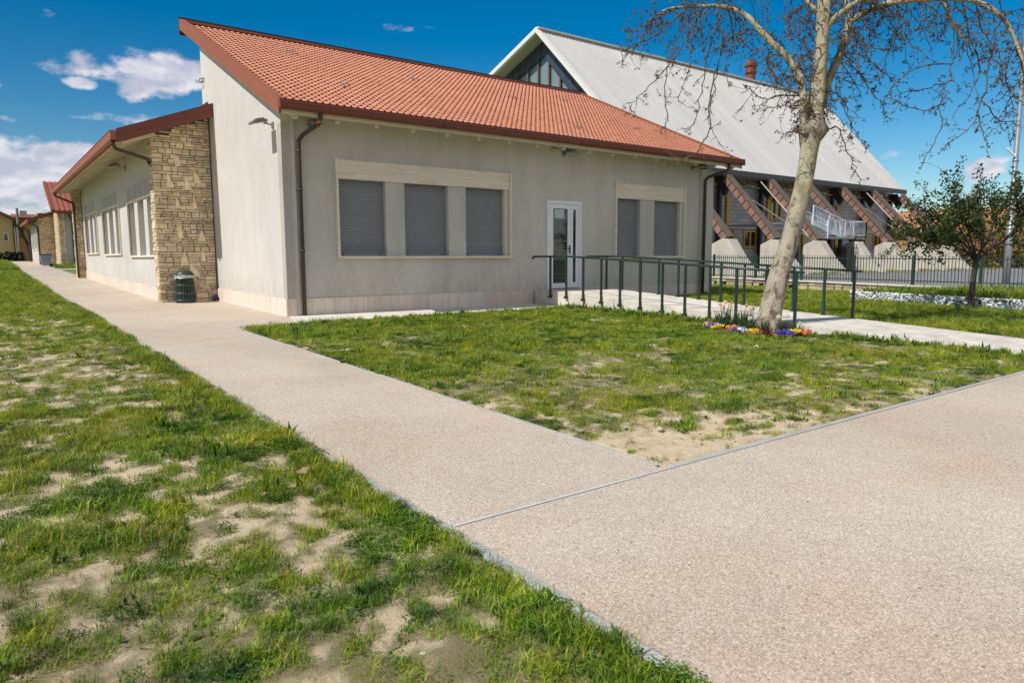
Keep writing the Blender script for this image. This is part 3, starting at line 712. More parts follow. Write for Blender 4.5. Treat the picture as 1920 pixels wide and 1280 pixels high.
# downpipes
mb = MB(); mb.tube([(.56, -.65, 3.94), (.56, -.65, 3.85), (.545, -.60, 3.74), (.40, -.10, 3.58), (.345, -.03, 3.48), (.335, -.03, 3.3), (.335, -.03, .0)], .042, 10)
for z in (2.5, 1.3, 3.25): mb.tube([(.335, -.03, z), (.335, -.03, z+.04)], .05, 10)
pp = mb.build('downpipe', M['pipe'], bld, smooth=True)
mb = MB(); mb.tube([(.552, -.625, 3.80), (.535, -.565, 3.725)], .048, 10); mb.build('pipe_joint', M['copper'], pp, smooth=True)
mb = MB(); mb.tube([(13.30, -.65, 3.94), (13.30, -.65, 3.84), (13.24, -.60, 3.72), (12.95, -.16, 3.56), (12.90, -.10, 3.46), (12.90, -.10, 3.3), (12.90, -.10, .0)], .045, 10)
for z in (2.4, 1.2): mb.tube([(12.90, -.10, z), (12.90, -.10, z+.04)], .053, 10)
mb.build('downpipe', M['pipe'], bld, smooth=True)
# pale anchor brackets on the tiles
for (x, y) in ((2.06, 4.92), (2.12, 1.74), (5.17, 3.9), (8.41, 3.68), (8.53, .79), (11.36, 4.61), (11.95, 1.85)):
    mb = MB(); c_ = Vector((x, y, rz(y)+.035)); up = Vector((0, 1, .452)).normalized(); nr_ = Vector((0, -.452, 1)).normalized()
    mb.obox(c_, (.16, 0, 0), up*.018, nr_*.006); mb.obox(c_-up*.07+Vector((-.06, 0, 0)), (.02, 0, 0), up*.08, nr_*.006); mb.obox(c_+Vector((.13, 0, 0))+up*.05, (.018, 0, 0), up*.07, nr_*.006)
    mb.build('roof_anchor', M['metal'], roof)

# ------------------------------------------------------------------ stone cladding
def stone_face(mb, org, ud, nd, width, topf, botf, special=(), dep=.045):
    """irregular thin-bedded stones on a face: org + ud*u + z, outward nd, real relief"""
    org, ud, nd = Vector(org), Vector(ud), Vector(nd)
    def st(u0, u1, z0, z1, d=None, light=None):
        g = .006; d = random.uniform(.3, .85)*dep if d is None else d; c = .012
        k = random.choice((.74, .85, .93, 1., 1.06, 1.12)) if light is None else light
        mb.cur = (k, k*random.uniform(.95, 1.02), k*random.uniform(.88, 1.04))
        u0 += g; u1 -= g; z0 += g; z1 -= g
        if u1-u0 < .02 or z1-z0 < .012: return
        j = lambda: random.uniform(-.007, .007)
        base = [(u0+j(), z0+j()*.6), (u1+j(), z0+j()*.6), (u1+j(), z1+j()*.6), (u0+j(), z1+j()*.6)]
        poly(base, d, c)
    def poly(base, d, c=.012):
        cu = sum(p[0] for p in base)/len(base); cz = sum(p[1] for p in base)/len(base)
        P = lambda u, z, q: tuple(org+ud*u+Vector((0, 0, z))+nd*q)
        outer = [P(u, z, 0) for u, z in base]
        def shr(u, z):
            du, dz = cu-u, cz-z; L = math.hypot(du, dz)+1e-6; s_ = min(c*1.3, L*.4)/L; return u+du*s_, z+dz*s_
        mid = [P(*((u*.93+shr(u, z)[0]*.07), (z*.93+shr(u, z)[1]*.07)), d*.7) for u, z in base]
        inner = [P(*shr(u, z), d+random.uniform(-.004, .004)) for u, z in base]
        n = len(base)
        mb.add(outer+mid+inner, [(i, (i+1) % n, n+(i+1) % n, n+i) for i in range(n)]+[(n+i, n+(i+1) % n, 2*n+(i+1) % n, 2*n+i) for i in range(n)]+[tuple(range(2*n, 3*n))])
    for tri in special:
        mb.cur = (1.22, 1.2, 1.18); poly(tri, dep*1.1)
    zmax = max(topf(0), topf(width)); z = min(botf(0), botf(width))
    while z < zmax:
        h = random.choice((.05, .06, .075, .09, .11, .14)); u = 0
        while u < width-.01:
            w = random.uniform(.10, .42) if h < .1 else random.uniform(.12, .3)
            if width-u-w < .08: w = width-u
            uc = u+w/2; z1 = min(z+h, min(topf(u), topf(u+w)))
            if z1-z > .015:
                if h > .085 and random.random() < .45: st(u, u+w, z, z+h*.5); st(u, u+w, z+h*.5, z1)
                else: st(u, u+w, z, z1)
            u += w
        z += h
SX0 = -1.38
# ------------------------------------------------------------------ left wing
wing = thing('side_wing', 'long low wing with triple windows and brown eaves receding beside the path', 'building', (-1.3, 5.3, .095))
WX = -1.30
mb = MB(); hs_ = []
wins = [(5.62, 9.47), (11.1, 14.87), (16.4, 20.05)]
def wz(y): return .0135*y+1.165
for a, b in wins:
    z0 = wz((a+b)/2); w = b-a
    for s0, s1 in ((0, .26), (.375, .625), (.745, 1.)): hs_.append((a+s0*w+.03, a+s1*w-.03, z0, z0+1.52))
holed(mb, lambda u, w, d: (WX+d, u, w), 5.62, 21.2, .05, 4.36, hs_, .26)
# reversed winding is harmless; faces are double sided
mb.build('wall', M['wall_lit'], wing)
for a, b in wins:
    z0 = wz((a+b)/2); w = b-a; zt2 = z0+1.52
    mb = MB(); mb.box(WX-.05, WX+.02, a-.02, b+.02, z0-.05, z0); mb.box(WX-.045, WX+.02, a-.03, a+.03, z0, zt2+.38); mb.box(WX-.045, WX+.02, b-.03, b+.03, z0, zt2+.38)
    mb.box(WX-.04, WX+.02, a+.03, b-.03, zt2-.02, zt2+.03)
    fr = mb.build('window', M['trav'], wing)
    mb = MB(); mb.box(WX-.03, WX+.02, a+.032, b-.032, zt2+.032, zt2+.37); mb.build('window_lintel', M['block'] if False else M['concrete'], fr)
    for s0, s1 in ((0, .26), (.375, .625), (.745, 1.)):
        shutter('roller_shutter', a+s0*w+.035, a+s1*w-.035, z0+.005, zt2, WX+.17, fr, M['shutter_pale'], axis='y')
mb = MB(); y = 5.62
while y < 21:
    e = min(y+1.1, 21.0); mb.cur = tint(.05, (1.05, 1.03, 1.)); mb.box(WX-.024, WX+.01, y+.002, e-.002, gz(y)-.03, gz(y)+.33); y = e
mb.build('plinth', M['trav_v'], wing)
# wing roof, eave low on the path side
WE, W0, W1 = -2.15, 4.78, 21.6
def wr(x): return 4.10+.385*(x-WE)
mb = MB()
mb.prism([(WE+.02, W0+.02, wr(WE)-.20), (-.03, W0+.02, wr(-.03)-.20), (-.03, W0+.02, wr(-.03)-.05), (WE+.02, W0+.02, wr(WE)-.05)], (0, .97, 0))
mb.prism([(WE+.02, 5.78, wr(WE)-.20), (2.4, 5.78, wr(2.4)-.20), (2.4, 5.78, wr(2.4)-.05), (WE+.02, 5.78, wr(WE)-.05)], (0, W1-5.80, 0))
wroof = mb.build('roof', M['soffit'], wing)
mb = MB()
def vband(o0, o1, ya, yb, x0=WE-.01, x1=-.012):
    mb.prism([(x0, ya, wr(x0)+o0), (x1, ya, wr(x1)+o0), (x1, ya, wr(x1)+o1), (x0, ya, wr(x0)+o1)], (0, yb-ya, 0))
vband(-.27, .03, W0-.02, W0+.018); vband(.032, .05, W0-.026, W0+.10); vband(-.115, -.10, W0-.028, W0+.02)
mb.prism([(-.30, 5.2, wr(-.3)+.052), (-.014, 5.2, wr(0)+.05), (-.014, 5.2, wr(0)+.16)], (0, .5, 0))
mb.build('verge_fascia', M['gutter'], wroof)
mb = MB(); mb.box(WE-.14, WE-.02, W0-.02, W1, 3.90, 4.08); mb.box(WE-.15, WE-.01, W0-.022, W1, 4.082, 4.10); mb.box(WE-.02, WE+.02, W0, W1, 3.87, 4.08)
mb.build('gutter', M['fascia'], wing)
mb = MB(); y = 5.0
while y < 21.4:
    mb.prism([(WE+.08, y, wr(WE+.08)-.202), (WX-.01, y, wr(WX)-.202), (WX-.01, y, wr(WX)-.33), (WE+.14, y, wr(WE+.1)-.31)], (0, .08, 0)); y += .8
each(mb, 'rafter_end', M['soffit'], wroof)
mb = MB(); mb.tube([(WE-.07, 4.95, 3.92), (WE-.06, 4.98, 3.80), (WE-.0, 5.02, 3.72), (-1.5, 5.08, 3.55), (-1.40, 5.45, 3.5)], .042, 10); mb.build('downpipe', M['pipe'], wing, smooth=True)
mb = MB(); mb.tube([(WE-.07, 21.3, 3.92), (WE-.05, 21.25, 3.8), (-1.62, 20.9, 3.5), (-1.60, 20.88, 3.3), (-1.60, 20.88, .4)], .045, 8); mb.build('downpipe', M['pipe'], wing, smooth=True)
# stone wall across the end of the wing
stw = thing('stone_wall', 'tall wall of thin golden stones standing between the path and the grey side wall', 'wall', (-.7, 5.4, .09))
mb = MB(); mb.prism([(SX0+.02, 5.22, .0), (-.03, 5.22, .0), (-.03, 5.22, wr(-.03)-.212), (SX0+.02, 5.22, wr(SX0)-.212)], (0, .36, 0)); core = mb.build('wall_core', M['mortar'], stw)
tri = []
for (u, z, w, h, k) in ((.30, 2.93, .17, .36, 0), (.70, 2.86, .2, .38, 0), (.93, 3.05, .2, .28, 1), (.47, 2.42, .14, .27, 0), (.88, 2.42, .11, .36, 0), (.46, 1.66, .16, .32, 2), (.93, 1.60, .22, .30, 3), (.50, .98, .22, .42, 3), (1.02, 1.12, .10, .33, 0), (.72, .70, .26, .36, 1), (.48, 3.43, .16, .27, 2)):
    if k == 0: t = [(u, z), (u+w, z), (u+w*.15, z+h)]
    elif k == 1: t = [(u, z), (u+w, z+.02), (u+w*.2, z+h), (u, z+h*.95)]
    elif k == 2: t = [(u+w*.3, z), (u+w, z+.02), (u+w*.75, z+h), (u, z+h*.93)]
    else: t = [(u, z), (u+w, z+.01), (u+w*.55, z+h)]
    tri.append(t)
mb = MB(); stone_face(mb, (SX0, 5.215, 0), (1, 0, 0), (0, -1, 0), 1.355, lambda u: wr(SX0+u)-.215, lambda u: .09, tri)
stone_face(mb, (SX0+.018, 5.60, 0), (0, -1, 0), (-1, 0, 0), .40, lambda u: wr(SX0)-.24, lambda u: .09, dep=.05)
mb.build('stone_cladding', M['stone'], stw)
mb = MB(); mb.box(-1.60, -1.32, 21.0, 21.4, .3, 4.05); p2 = thing('stone_pillar', 'slim stone-clad pillar at the far end of the low wing', 'pillar', (-1.5, 21.2, .38)); mb.build('pillar_core', M['mortar'], p2)
mb = MB(); stone_face(mb, (-1.61, 21.0, 0), (1, 0, 0), (0, -1, 0), .30, lambda u: 4.05, lambda u: .36); stone_face(mb, (-1.60, 21.4, 0), (0, -1, 0), (-1, 0, 0), .42, lambda u: 4.05, lambda u: .36, dep=.06); mb.build('stone_cladding', M['stone'], p2)
# ------------------------------------------------------------------ ramp and landing in front of the door
rampo = thing('access_ramp', 'pale concrete ramp and landing rising to the white door between two green handrails', 'ramp', (7.25, -3.5, -.06))
RX_0, RX_1 = 6.36, 8.22
def rampz(y):
    if y > -1.3: return .338
    if y > -7.3: return .338-(-1.3-y)/6.0*(.338-.0)
    return (-7.3-y)/(-7.3-KY)*(gz(KY)+.006)
mb = MB(); ys = [0.02, -1.3, -2.8, -4.3, -5.8, -7.3, -9.2, KY+.02]
for a, b in zip(ys, ys[1:]):
    mb.cur = tint(.04); za, zb = rampz(a), rampz(b)
    mb.hexa([(RX_0, b+.004, -.5), (RX_1, b+.004, -.5), (RX_1, a-.004, -.5), (RX_0, a-.004, -.5), (RX_0, b+.004, zb), (RX_1, b+.004, zb), (RX_1, a-.004, za), (RX_0, a-.004, za)])
mb.build('slab', M['rampc'], rampo, bevel=.008)
mb = MB(); mb.box(RX_0+.01, RX_1-.01, -7.2, .0, -.5, -.12)
for a in ys[1:-1]: mb.hexa([(RX_0+.01, a-.006, -.3), (RX_1-.01, a-.006, -.3), (RX_1-.01, a+.006, -.3), (RX_0+.01, a+.006, -.3)]+[(q, w, rampz(w)-.004) for q, w in ((RX_0+.01, a-.006), (RX_1-.01, a-.006), (RX_1-.01, a+.006), (RX_0+.01, a+.006))])
mb.build('slab_joints', M['line'], rampo)
def handrail(x, ys_, side, label, postx, y_end):
    t = thing('handrail', label, 'handrail', (x, -3.6, 0), 'green handrails along the ramp')
    def rzz(y):
        if y > -1.3: return 1.188
        return 1.188-(-1.3-y)/6.*.30
    pts = [(x, .06, 1.17), (x, -.02, 1.188), (x, -1.3, 1.188), (x, -3.3, rzz(-3.3)), (x, -5.3, rzz(-5.3)), (x, y_end, rzz(y_end))]
    mb = MB(); mb.tube(pts[1:], .024, 10); mb.tube([(x, .045, 1.13), (x, .03, 1.18), (x, -.02, 1.188)], .022, 8); mb.build('rail', M['green_rail'], t, smooth=True)
    for y in ys_:
        mb = MB(); zb = rampz(y)-.13 if side else rampz(y)
        w = .022
        mb.box(postx-w, postx+w, y-w, y+w, zb, rzz(y)-.02)
        if side: mb.box(postx-.035, postx+.035, y-.045, y+.045, zb-.03, zb+.03); mb.tube([(postx-.05, y-.025, zb), (postx-.03, y-.025, zb)], .012, 6); mb.tube([(postx-.05, y+.025, zb), (postx-.03, y+.025, zb)], .012, 6)
        else: mb.box(postx-.05, postx+.05, y-.05, y+.05, zb-.003, zb+.012)
        mb.build('post', M['green_rail'], t, bevel=.004)
handrail(6.33, [-.64, -1.23, -1.83, -2.43, -3.02, -3.62, -4.23, -4.82, -5.42, -6.02, -6.64, -7.22], True, 'near green tubular handrail fixed to the ramp edge beside the flower bed', 6.33, -7.36)
handrail(8.15, [-.74, -1.31, -1.91, -2.52, -3.12, -3.72, -4.31, -4.91, -5.46, -6.06, -6.71, -7.29], False, 'far green tubular handrail on the grass side of the ramp', 8.15, -7.42)

# ------------------------------------------------------------------ floodlights and boxes
def flood(loc, facing, label, cat='lamp', s=1.):
    """facing: unit vector out of the wall"""
    fx, fy = facing; t = thing('floodlight', label, cat, loc, 'floodlights under the eaves')
    L = Vector(loc); o = Vector((fx, fy, 0)); sd_ = Vector((-fy, fx, 0)); up = Vector((0, 0, 1))
    mb = MB(); mb.obox(L+o*.012, sd_*.05*s, o*.012, up*.06*s); mb.beam(L+o*.02, L+o*.17*s+up*.03, .022, .022); mb.beam(L+o*.15*s-sd_*.10*s+up*.03, L+o*.15*s+sd_*.10*s+up*.03, .02, .02)
    mb.build('bracket', M['lamp'], t)
    tilt = (o*.97-up*.24).normalized(); nn = (up*.97+o*.24).normalized()
    mb = MB(); c = L+o*.30*s+up*.035; mb.obox(c, sd_*.14*s, tilt*.15*s, nn*.022*s); mb.obox(c+nn*.032*s-tilt*.03, sd_*.10*s, tilt*.09*s, nn*.012*s)
    for q in range(-3, 4): mb.obox(c+nn*.05*s+sd_*q*.026*s-tilt*.03, sd_*.003, tilt*.08*s, nn*.012*s)
    mb.build('housing', M['lamp'], t, bevel=.004)
    mb = MB(); mb.obox(c-nn*.026*s+tilt*.01, sd_*.115*s, tilt*.115*s, nn*.004); mb.build('glass', M['lampglass'], t)
flood((-.0, .42, 3.80), (-1, 0), 'grey floodlight on the sunlit side wall just below the verge')
flood((.62, FY, 3.80), (0, -1), 'floodlight under the eave beside the left downpipe', s=.85)
flood((7.34, FY, 3.80), (0, -1), 'floodlight under the eave above the white door', s=.95)
flood((12.45, FY, 3.80), (0, -1), 'floodlight under the eave at the right corner of the facade', s=.85)
flood((WX, 9.5, 3.80), (-1, 0), 'floodlight under the eave of the low side wing', s=1.1)
bx_ = thing('junction_box', 'small cream box under the eave left of the door floodlight', 'electrical box', (7.02, FY, 3.83))
mb = MB(); mb.box(6.91, 7.15, FY-.10, FY, 3.77, 3.89); mb.build('case', M['cream_box'], bx_, bevel=.008); mb = MB(); mb.box(6.93, 7.13, FY-.108, FY-.101, 3.785, 3.875); mb.build('cover', M['cream_box'], bx_)
hk = thing('wall_bracket', 'small curved metal cable bracket high on the sunlit side wall', 'bracket', (0, 5.55, 5.66))
mb = MB(); mb.tube([(-.01, 5.42, 5.70), (-.10, 5.46, 5.68), (-.12, 5.52, 5.64), (-.06, 5.56, 5.61), (-.12, 5.62, 5.62), (-.16, 5.66, 5.68)], .014, 6); mb.tube([(-.01, 5.66, 5.66), (-.14, 5.68, 5.62)], .012, 6); mb.box(-.012, 0, 5.5, 5.7, 5.62, 5.70); mb.build('hook', M['lamp'], hk)
bt = thing('bait_box', 'tiny black bait box on the ground in the corner by the stone wall', 'box', (-.10, 5.1, .10))
mb = MB(); mb.prism([(-.19, 5.02, gz(5)), (-.04, 5.02, gz(5)), (-.07, 5.02, gz(5)+.15), (-.13, 5.02, gz(5)+.16)], (0, .14, 0)); mb.build('case', M['black'], bt, bevel=.008)

# ------------------------------------------------------------------ litter bin by the stone wall
bn = thing('litter_bin', 'dark green slatted litter bin with clear bag standing against the stone wall', 'litter bin', (-.86, 4.88, gz(4.88)))
def ring(mb, c, prof, n=20):
    for (r0_, z0_), (r1_, z1_) in zip(prof, prof[1:]):
        vs = []
        for k in range(n):
            t = 2*math.pi*k/n; vs += [(c[0]+r0_*math.cos(t), c[1]+r0_*math.sin(t), c[2]+z0_), (c[0]+r1_*math.cos(t), c[1]+r1_*math.sin(t), c[2]+z1_)]
        mb.add(vs, [(2*k, 2*((k+1) % n), 2*((k+1) % n)+1, 2*k+1) for k in range(n)])
bc = (-.86, 4.88, gz(4.88))
mb = MB(); ring(mb, bc, [(.0, .02), (.215, .02), (.23, 0), (.235, .05), (.205, .06), (.165, .62), (.15, .63), (0, .63)])
mb.build('inner_liner', M['black'], bn, smooth=True)
mb = MB()
for k in range(22):
    t = 2*math.pi*k/22; a = Vector((math.cos(t), math.sin(t), 0)); s_ = Vector((-math.sin(t), math.cos(t), 0))
    p = Vector(bc)+a*.232+Vector((0, 0, .05)); q = Vector(bc)+a*.192+Vector((0, 0, .64)); mb.beam(p, q, .034, .014, up=tuple(a))
for z in (.05, .22, .42, .63): rr_ = .240-.062*z+.004; ring(mb, bc, [(rr_, z-.02), (rr_+.008, z-.01), (rr_+.008, z+.02), (rr_, z+.03)])
mb.build('slatted_body', M['binplastic'], bn)
mb = MB(); ring(mb, bc, [(.0, .80), (.06, .805), (.13, .79), (.185, .745), (.215, .705), (.22, .685), (.205, .68), (.0, .69)]); mb.build('lid', M['binplastic'], bn, smooth=True)
mb = MB(); ring(mb, bc, [(.195, .615), (.232, .60), (.222, .645), (.236, .665), (.20, .685)]); 
mb.v = [(x+random.uniform(-.012, .012), y+random.uniform(-.012, .012), z+random.uniform(-.014, .012)) for x, y, z in mb.v]; mb.build('plastic_bag', M['bag'], bn)

# ------------------------------------------------------------------ sports hall: steep roof carried on raking brick struts
hall = thing('sports_hall', 'large hall with steep pale metal roof carried on raking brick struts and concrete buttresses', 'building', (42, 18, .2))
HX0, HX1, HRY, HRZ, HEY, HEZ = 24.8, 58.0, 22.9, 15.75, 13.2, 6.42
def hr(y): return HEZ+(HRZ-HEZ)*(1-abs(y-HRY)/(HRY-HEY)) if y < HRY else HRZ-.345*(y-HRY)
mb = MB()
def hx_at(y): return 54.9+(y-HEY)*(58.6-54.9)/(HRY-HEY)   # the far verge leans out with height
yb_ = 2*HRY-HEY
top = [(HX0, HEY, HEZ), (54.95, HEY, HEZ), (58.7, HRY, HRZ), (HX0, HRY, HRZ)]
mb.hexa([(a, b, c-.28) for a, b, c in top]+top)
top = [(HX0, HRY, HRZ), (58.7, HRY, HRZ), (57.0, 41.0, 9.5), (HX0, 41.0, 9.5)]
mb.hexa([(a, b, c-.28) for a, b, c in top]+top)
hroof = mb.build('roof', M['hallroof'], hall)
mb = MB(); x = HX0+.15
while x < 58.0:
    yy = HRY if x < 54.9 else HRY
    ye = HEY if x < 54.9 else HEY+(x-54.95)/(58.7-54.95)*(HRY-HEY)
    mb.beam((x, ye, hr(ye)+.0), (x, HRY-.02, HRZ+.0), .04, .035, up=(0, -1, 1)); x += .30
mb.build('roof_ribs', M['hallroof'], hroof)
mb = MB()
mb.prism([(HX0-.06, HEY-.02, HEZ-.22), (HX0-.06, HEY-.02, HEZ+.06), (HX0-.06, HRY, HRZ+.10), (HX0-.06, 41.05, 9.56), (HX0-.06, 41.05, 9.3), (HX0-.06, HRY, HRZ-.2)], (.3, 0, 0))
mb.box(HX0, 58.7, HRY-.22, HRY+.22, HRZ+.02, HRZ+.12)
mb.build('verge_trim', M['hallwhite'], hroof)
mb = MB(); mb.box(HX0-.05, 55.0, HEY-.16, HEY-.005, HEZ-.30, HEZ+.03); mb.build('eave_fascia', M['eavedark'], hroof)
# gable: slate band round a triangular window
GX = 25.75
mb = MB()
mb.prism([(GX, 14.2, hr(14.2)-.3), (GX, HRY, HRZ-.3), (GX, 23.3, 14.35), (GX, 14.2, 14.35-1.03*9.1), (GX, 14.2, 4.)], (.3, 0, 0))
mb.prism([(GX, 23.3, 14.35), (GX, HRY, HRZ-.3), (GX, 40.5, hr(40.5)-.3), (GX, 40.5, 14.35-.30*17.2)], (.3, 0, 0))
gab = mb.build('gable_cladding', M['slate'], hall)
mb = MB()
for y in np.arange(15.4, 40.0, .8):
    z1 = hr(y)-.34; z0 = (14.35-1.03*(23.3-y)) if y < 23.3 else 14.35-.30*(y-23.3)
    sk = .35 if y > HRY else -.7
    mb.beam((GX-.02, y, z1), (GX-.02, y+sk, z0+.05-abs(sk)*.4), .05, .03, up=(1, 0, 0))
each(mb, 'cladding_seam', M['eavedark'], gab)
mb = MB(); mb.prism([(GX+.2, 14.3, 4.), (GX+.2, 14.3, 5.2), (GX+.2, 23.3, 14.40), (GX+.2, 40.4, 9.3), (GX+.2, 40.4, 4.)], (.04, 0, 0)); mb.build('gable_window', M['glass_sky'], hall)
mb = MB()
for y in np.arange(16.1, 38., 1.12): mb.box(GX+.02, GX+.19, y-.07, y+.07, 4., ((14.35-1.03*(23.3-y)) if y < 23.3 else 14.35-.30*(y-23.3))+.05)
each(mb, 'gable_mullion', M['brownmetal'], hall)
mb = MB()   # block walls
holed(mb, lambda u, w, d: (u, 14.6+d, w), 25.9, 56.1, .1, 7.3, [(x, x+1.45, 1.78, 2.92) for x in (33.2, 35.7, 40.2, 44.7, 50., 53.)]+[(38.6, 39.9, 3.7, 5.6), (47.3, 48.4, 3.0, 4.2)], .3)
mb.box(25.9, 26.2, 14.9, 31.2, .1, 4.); mb.box(55.8, 56.1, 14.9, 31.2, .1, 6.); mb.box(26.2, 55.8, 31, 31.2, .1, 6)
hw = mb.build('block_wall', M['block'], hall)
mb = MB(); mb.box(26, 56, 14.52, 14.6, 3.0, 3.25); mb.build('wall_band', M['concrete'], hall)
for (x, z0, w, h) in [(q, 1.78, 1.45, 1.14) for q in (33.2, 35.7, 40.2, 44.7, 50., 53.)]+[(38.6, 3.7, 1.3, 1.9), (47.3, 3., 1.1, 1.2)]:
    mb = MB(); f_ = .10
    mb.box(x, x+w, 14.5, 14.66, z0, z0+f_); mb.box(x, x+w, 14.5, 14.66, z0+h-f_, z0+h); mb.box(x, x+f_, 14.5, 14.66, z0+f_, z0+h-f_); mb.box(x+w-f_, x+w, 14.5, 14.66, z0+f_, z0+h-f_); mb.box(x+w/2-.05, x+w/2+.05, 14.5, 14.66, z0+f_, z0+h-f_)
    wf = mb.build('window', M['yellowframe'], hall)
    mb = MB(); mb.box(x+.02, x+w-.02, 14.60, 14.63, z0+.02, z0+h-.02); mb.build('pane', M['glass'], wf)
mb = MB()   # lattice and strip glazing under the eave
for x in np.arange(27.4, 55.5, .9): mb.beam((x, 14.3, 5.72), (x+.45, 14.3, 6.2), .05, .05); mb.beam((x+.45, 14.3, 6.2), (x+.9, 14.3, 5.72), .05, .05)
mb.box(26.5, 55.8, 14.25, 14.35, 5.66, 5.73); mb.build('eave_lattice', M['yellowframe'], hall)
mb = MB(); mb.box(26.5, 55.8, 14.50, 14.56, 5.60, 6.12); mb.build('eave_glazing', M['glass_sky'], hall)
mb = MB()
for i in range(7):
    x = 27.34+4.47*i+.9; mb.box(x-.12, x+.12, 14.2, 14.45, .1, 6.1)
each(mb, 'steel_column', M['halldark'], hall)
mb = MB()
for i in range(7):
    x = 27.34+4.47*i+2.0; mb.box(x-.14, x+.14, 14.42, 14.5, .1, 5.0)
each(mb, 'drain_pipe', M['yellowframe'], hall)
SY0, SZ0, SY1, SZ1 = 12.94, 6.05, 9.45, 2.29
dv = Vector((0, SY1-SY0, SZ1-SZ0)); Ls = dv.length; dn = dv.normalized(); pn = Vector((0, dn.z, -dn.y))  # pn: perpendicular, towards the roofless underside
if pn.z > 0: pn = -pn
for i in range(7):
    x = 27.34+4.47*i; p0 = Vector((x, SY0, SZ0))
    mb = MB(); hw_ = .19; dp = .44; npan = 10
    mb.obox(p0+dn*Ls/2+pn*(.06+dp/2), (hw_-.03, 0, 0), dn*Ls/2, pn*(dp/2-.02)); st = mb.build('strut', M['eavedark'], hall)
    mb = MB()
    for k in range(npan):
        a = Ls*k/npan+.045; b = Ls*(k+1)/npan-.045; mb.cur = tint(.14); c = p0+dn*(a+b)/2+pn*(.06+dp/2)
        mb.obox(c, (hw_, 0, 0), dn*(b-a)/2, pn*(dp/2-.05))
    mb.build('brick_panels', M['brickstrut'], st)
    mb = MB(); mb.obox(p0+dn*(Ls/2)+pn*.0, (hw_+.03, 0, 0), dn*(Ls/2+.05), pn*.05); mb.build('strut_cap', M['brownmetal'], st)
    mb = MB(); y1 = 7.75; yt = SY1+.35; zt_ = SZ1-.12
    xb = .42
    yb2 = SY1+.92
    mb.prism([(x-xb, 7.35, .0), (x-xb, 8.0, .42), (x-xb, 8.6, 1.05), (x-xb, SY1-.1, SZ1-.16), (x-xb, SY1+.30, SZ1-.15), (x-xb, yb2, SZ1-.42), (x-xb, yb2, .0)], (2*xb, 0, 0))
    bt_ = mb.build('buttress', M['concrete'], hall, bevel=.03)
    mb = MB(); mb.prism([(x-.12, HEY+.9, HEZ-.3), (x-.12, HEY+.2, HEZ-.3), (x-.12, SY0+.05, SZ0-.8), (x-.12, SY0+.3, SZ0-1.2)], (.22, 0, 0)); mb.build('head_bracket', M['halldark'], st)
    mb = MB()
    for s_ in (-.2, .2): mb.tube([Vector((x+s_, SY1+.9, SZ1-.55)), Vector((x+s_, SY1+.15, SZ1-.0))], .05, 6)
    each(mb, 'steel_pin', M['metal'], bt_)
mb = MB()
for i, j in ((0, 1), (3, 4), (5, 6)):
    x0_ = 27.34+4.47*(i+1)+.2; mb.tube([(x0_, 11.4, 4.5), (x0_+4.0, SY1+.6, 2.3)], .035, 6); mb.tube([(x0_+3.1, 13.0, 5.9), (x0_+3.6, 9.9, 2.4)], .04, 6)
each(mb, 'tie_rod', M['concrete'], hall)
# dark grassy kerb strip at the buttress feet
ch = thing('brick_chimney', 'round red brick chimney stack rising behind the hall ridge', 'chimney', (79.2, 45, 20))
mb = MB(); cx_ = 79.3
def lathe(mb, c, prof, n=16): ring(mb, c, prof, n)
lathe(mb, (cx_, 45, 0), [(.8, 1), (.62, 24.9), (.62, 25.6)]); mb.build('shaft', M['redbrick'], ch)
mb = MB(); lathe(mb, (cx_, 45, 0), [(.63, 25.3), (.78, 25.5), (.78, 25.7), (.66, 25.75), (.66, 26.2), (.84, 26.4), (.84, 26.7), (.70, 26.75), (.68, 27.1), (0, 27.1)]); mb.build('crown_rings', M['redbrick'], ch)

# external steel stair
stair = thing('steel_staircase', 'pale galvanised outside staircase and landing between the hall struts', 'staircase', (39.5, 10, .2))
mb = MB(); PX_, PXe, PYa, PYb, PZ = 37.2, 41.9, 9.55, 10.75, 2.42
mb.box(PX_, PXe, PYa, PYb, PZ-.14, PZ); mb.build('landing', M['metal'], stair)
def railing(name, pts, h=1.02, step=.13, mat='metal_white'):
    mb = MB()
    for (a, b) in zip(pts, pts[1:]):
        a, b = Vector(a), Vector(b); L = (b-a).length; up = Vector((0, 0, 1))
        mb.beam(a+up*h, b+up*h, .05, .05); mb.beam(a+up*.12, b+up*.12, .04, .04)
        n = max(1, int(L/step))
        for k in range(n+1): mb.beam(a+(b-a)*k/n+up*.1, a+(b-a)*k/n+up*h, .018, .018)
        m_ = max(1, int(round(L/1.5)))
        for k in range(m_+1): mb.beam(a+(b-a)*k/m_-up*.1, a+(b-a)*k/m_+up*(h+.02), .06, .06)
    return mb.build(name, M[mat], stair)
railing('railing', [(PX_, PYa, PZ), (PXe, PYa, PZ), (PXe, PYb, PZ), (39.4, PYb, PZ)])
railing('railing', [(39.4, PYa+.1, PZ), (36.5, PYa+.6, 3.3)]); railing('railing', [(39.2, PYb+.05, PZ), (36.5, PYb+.5, 3.3)])
mb = MB()
for k in range(10):
    t = k/10; mb.box(39.2-2.7*t-.3, 39.2-2.7*t, PYa+.15+.5*t, PYb+.5*t, PZ+.88*t-.03, PZ+.88*t+.02)
mb.beam((39.4, PYa+.1, PZ-.05), (36.5, PYa+.6, 3.2), .06, .22); mb.beam((39.2, PYb, PZ-.05), (36.5, PYb+.5, 3.2), .06, .22); mb.build('stair_flight', M['metal_white'], stair)
mb = MB(); mb.box(39.45, 39.65, 9.9, 10.1, .1, PZ-.14); mb.box(35.4, 35.55, 11.2, 11.35, .1, 3.1); each(mb, 'support_post', M['halldark'], stair)
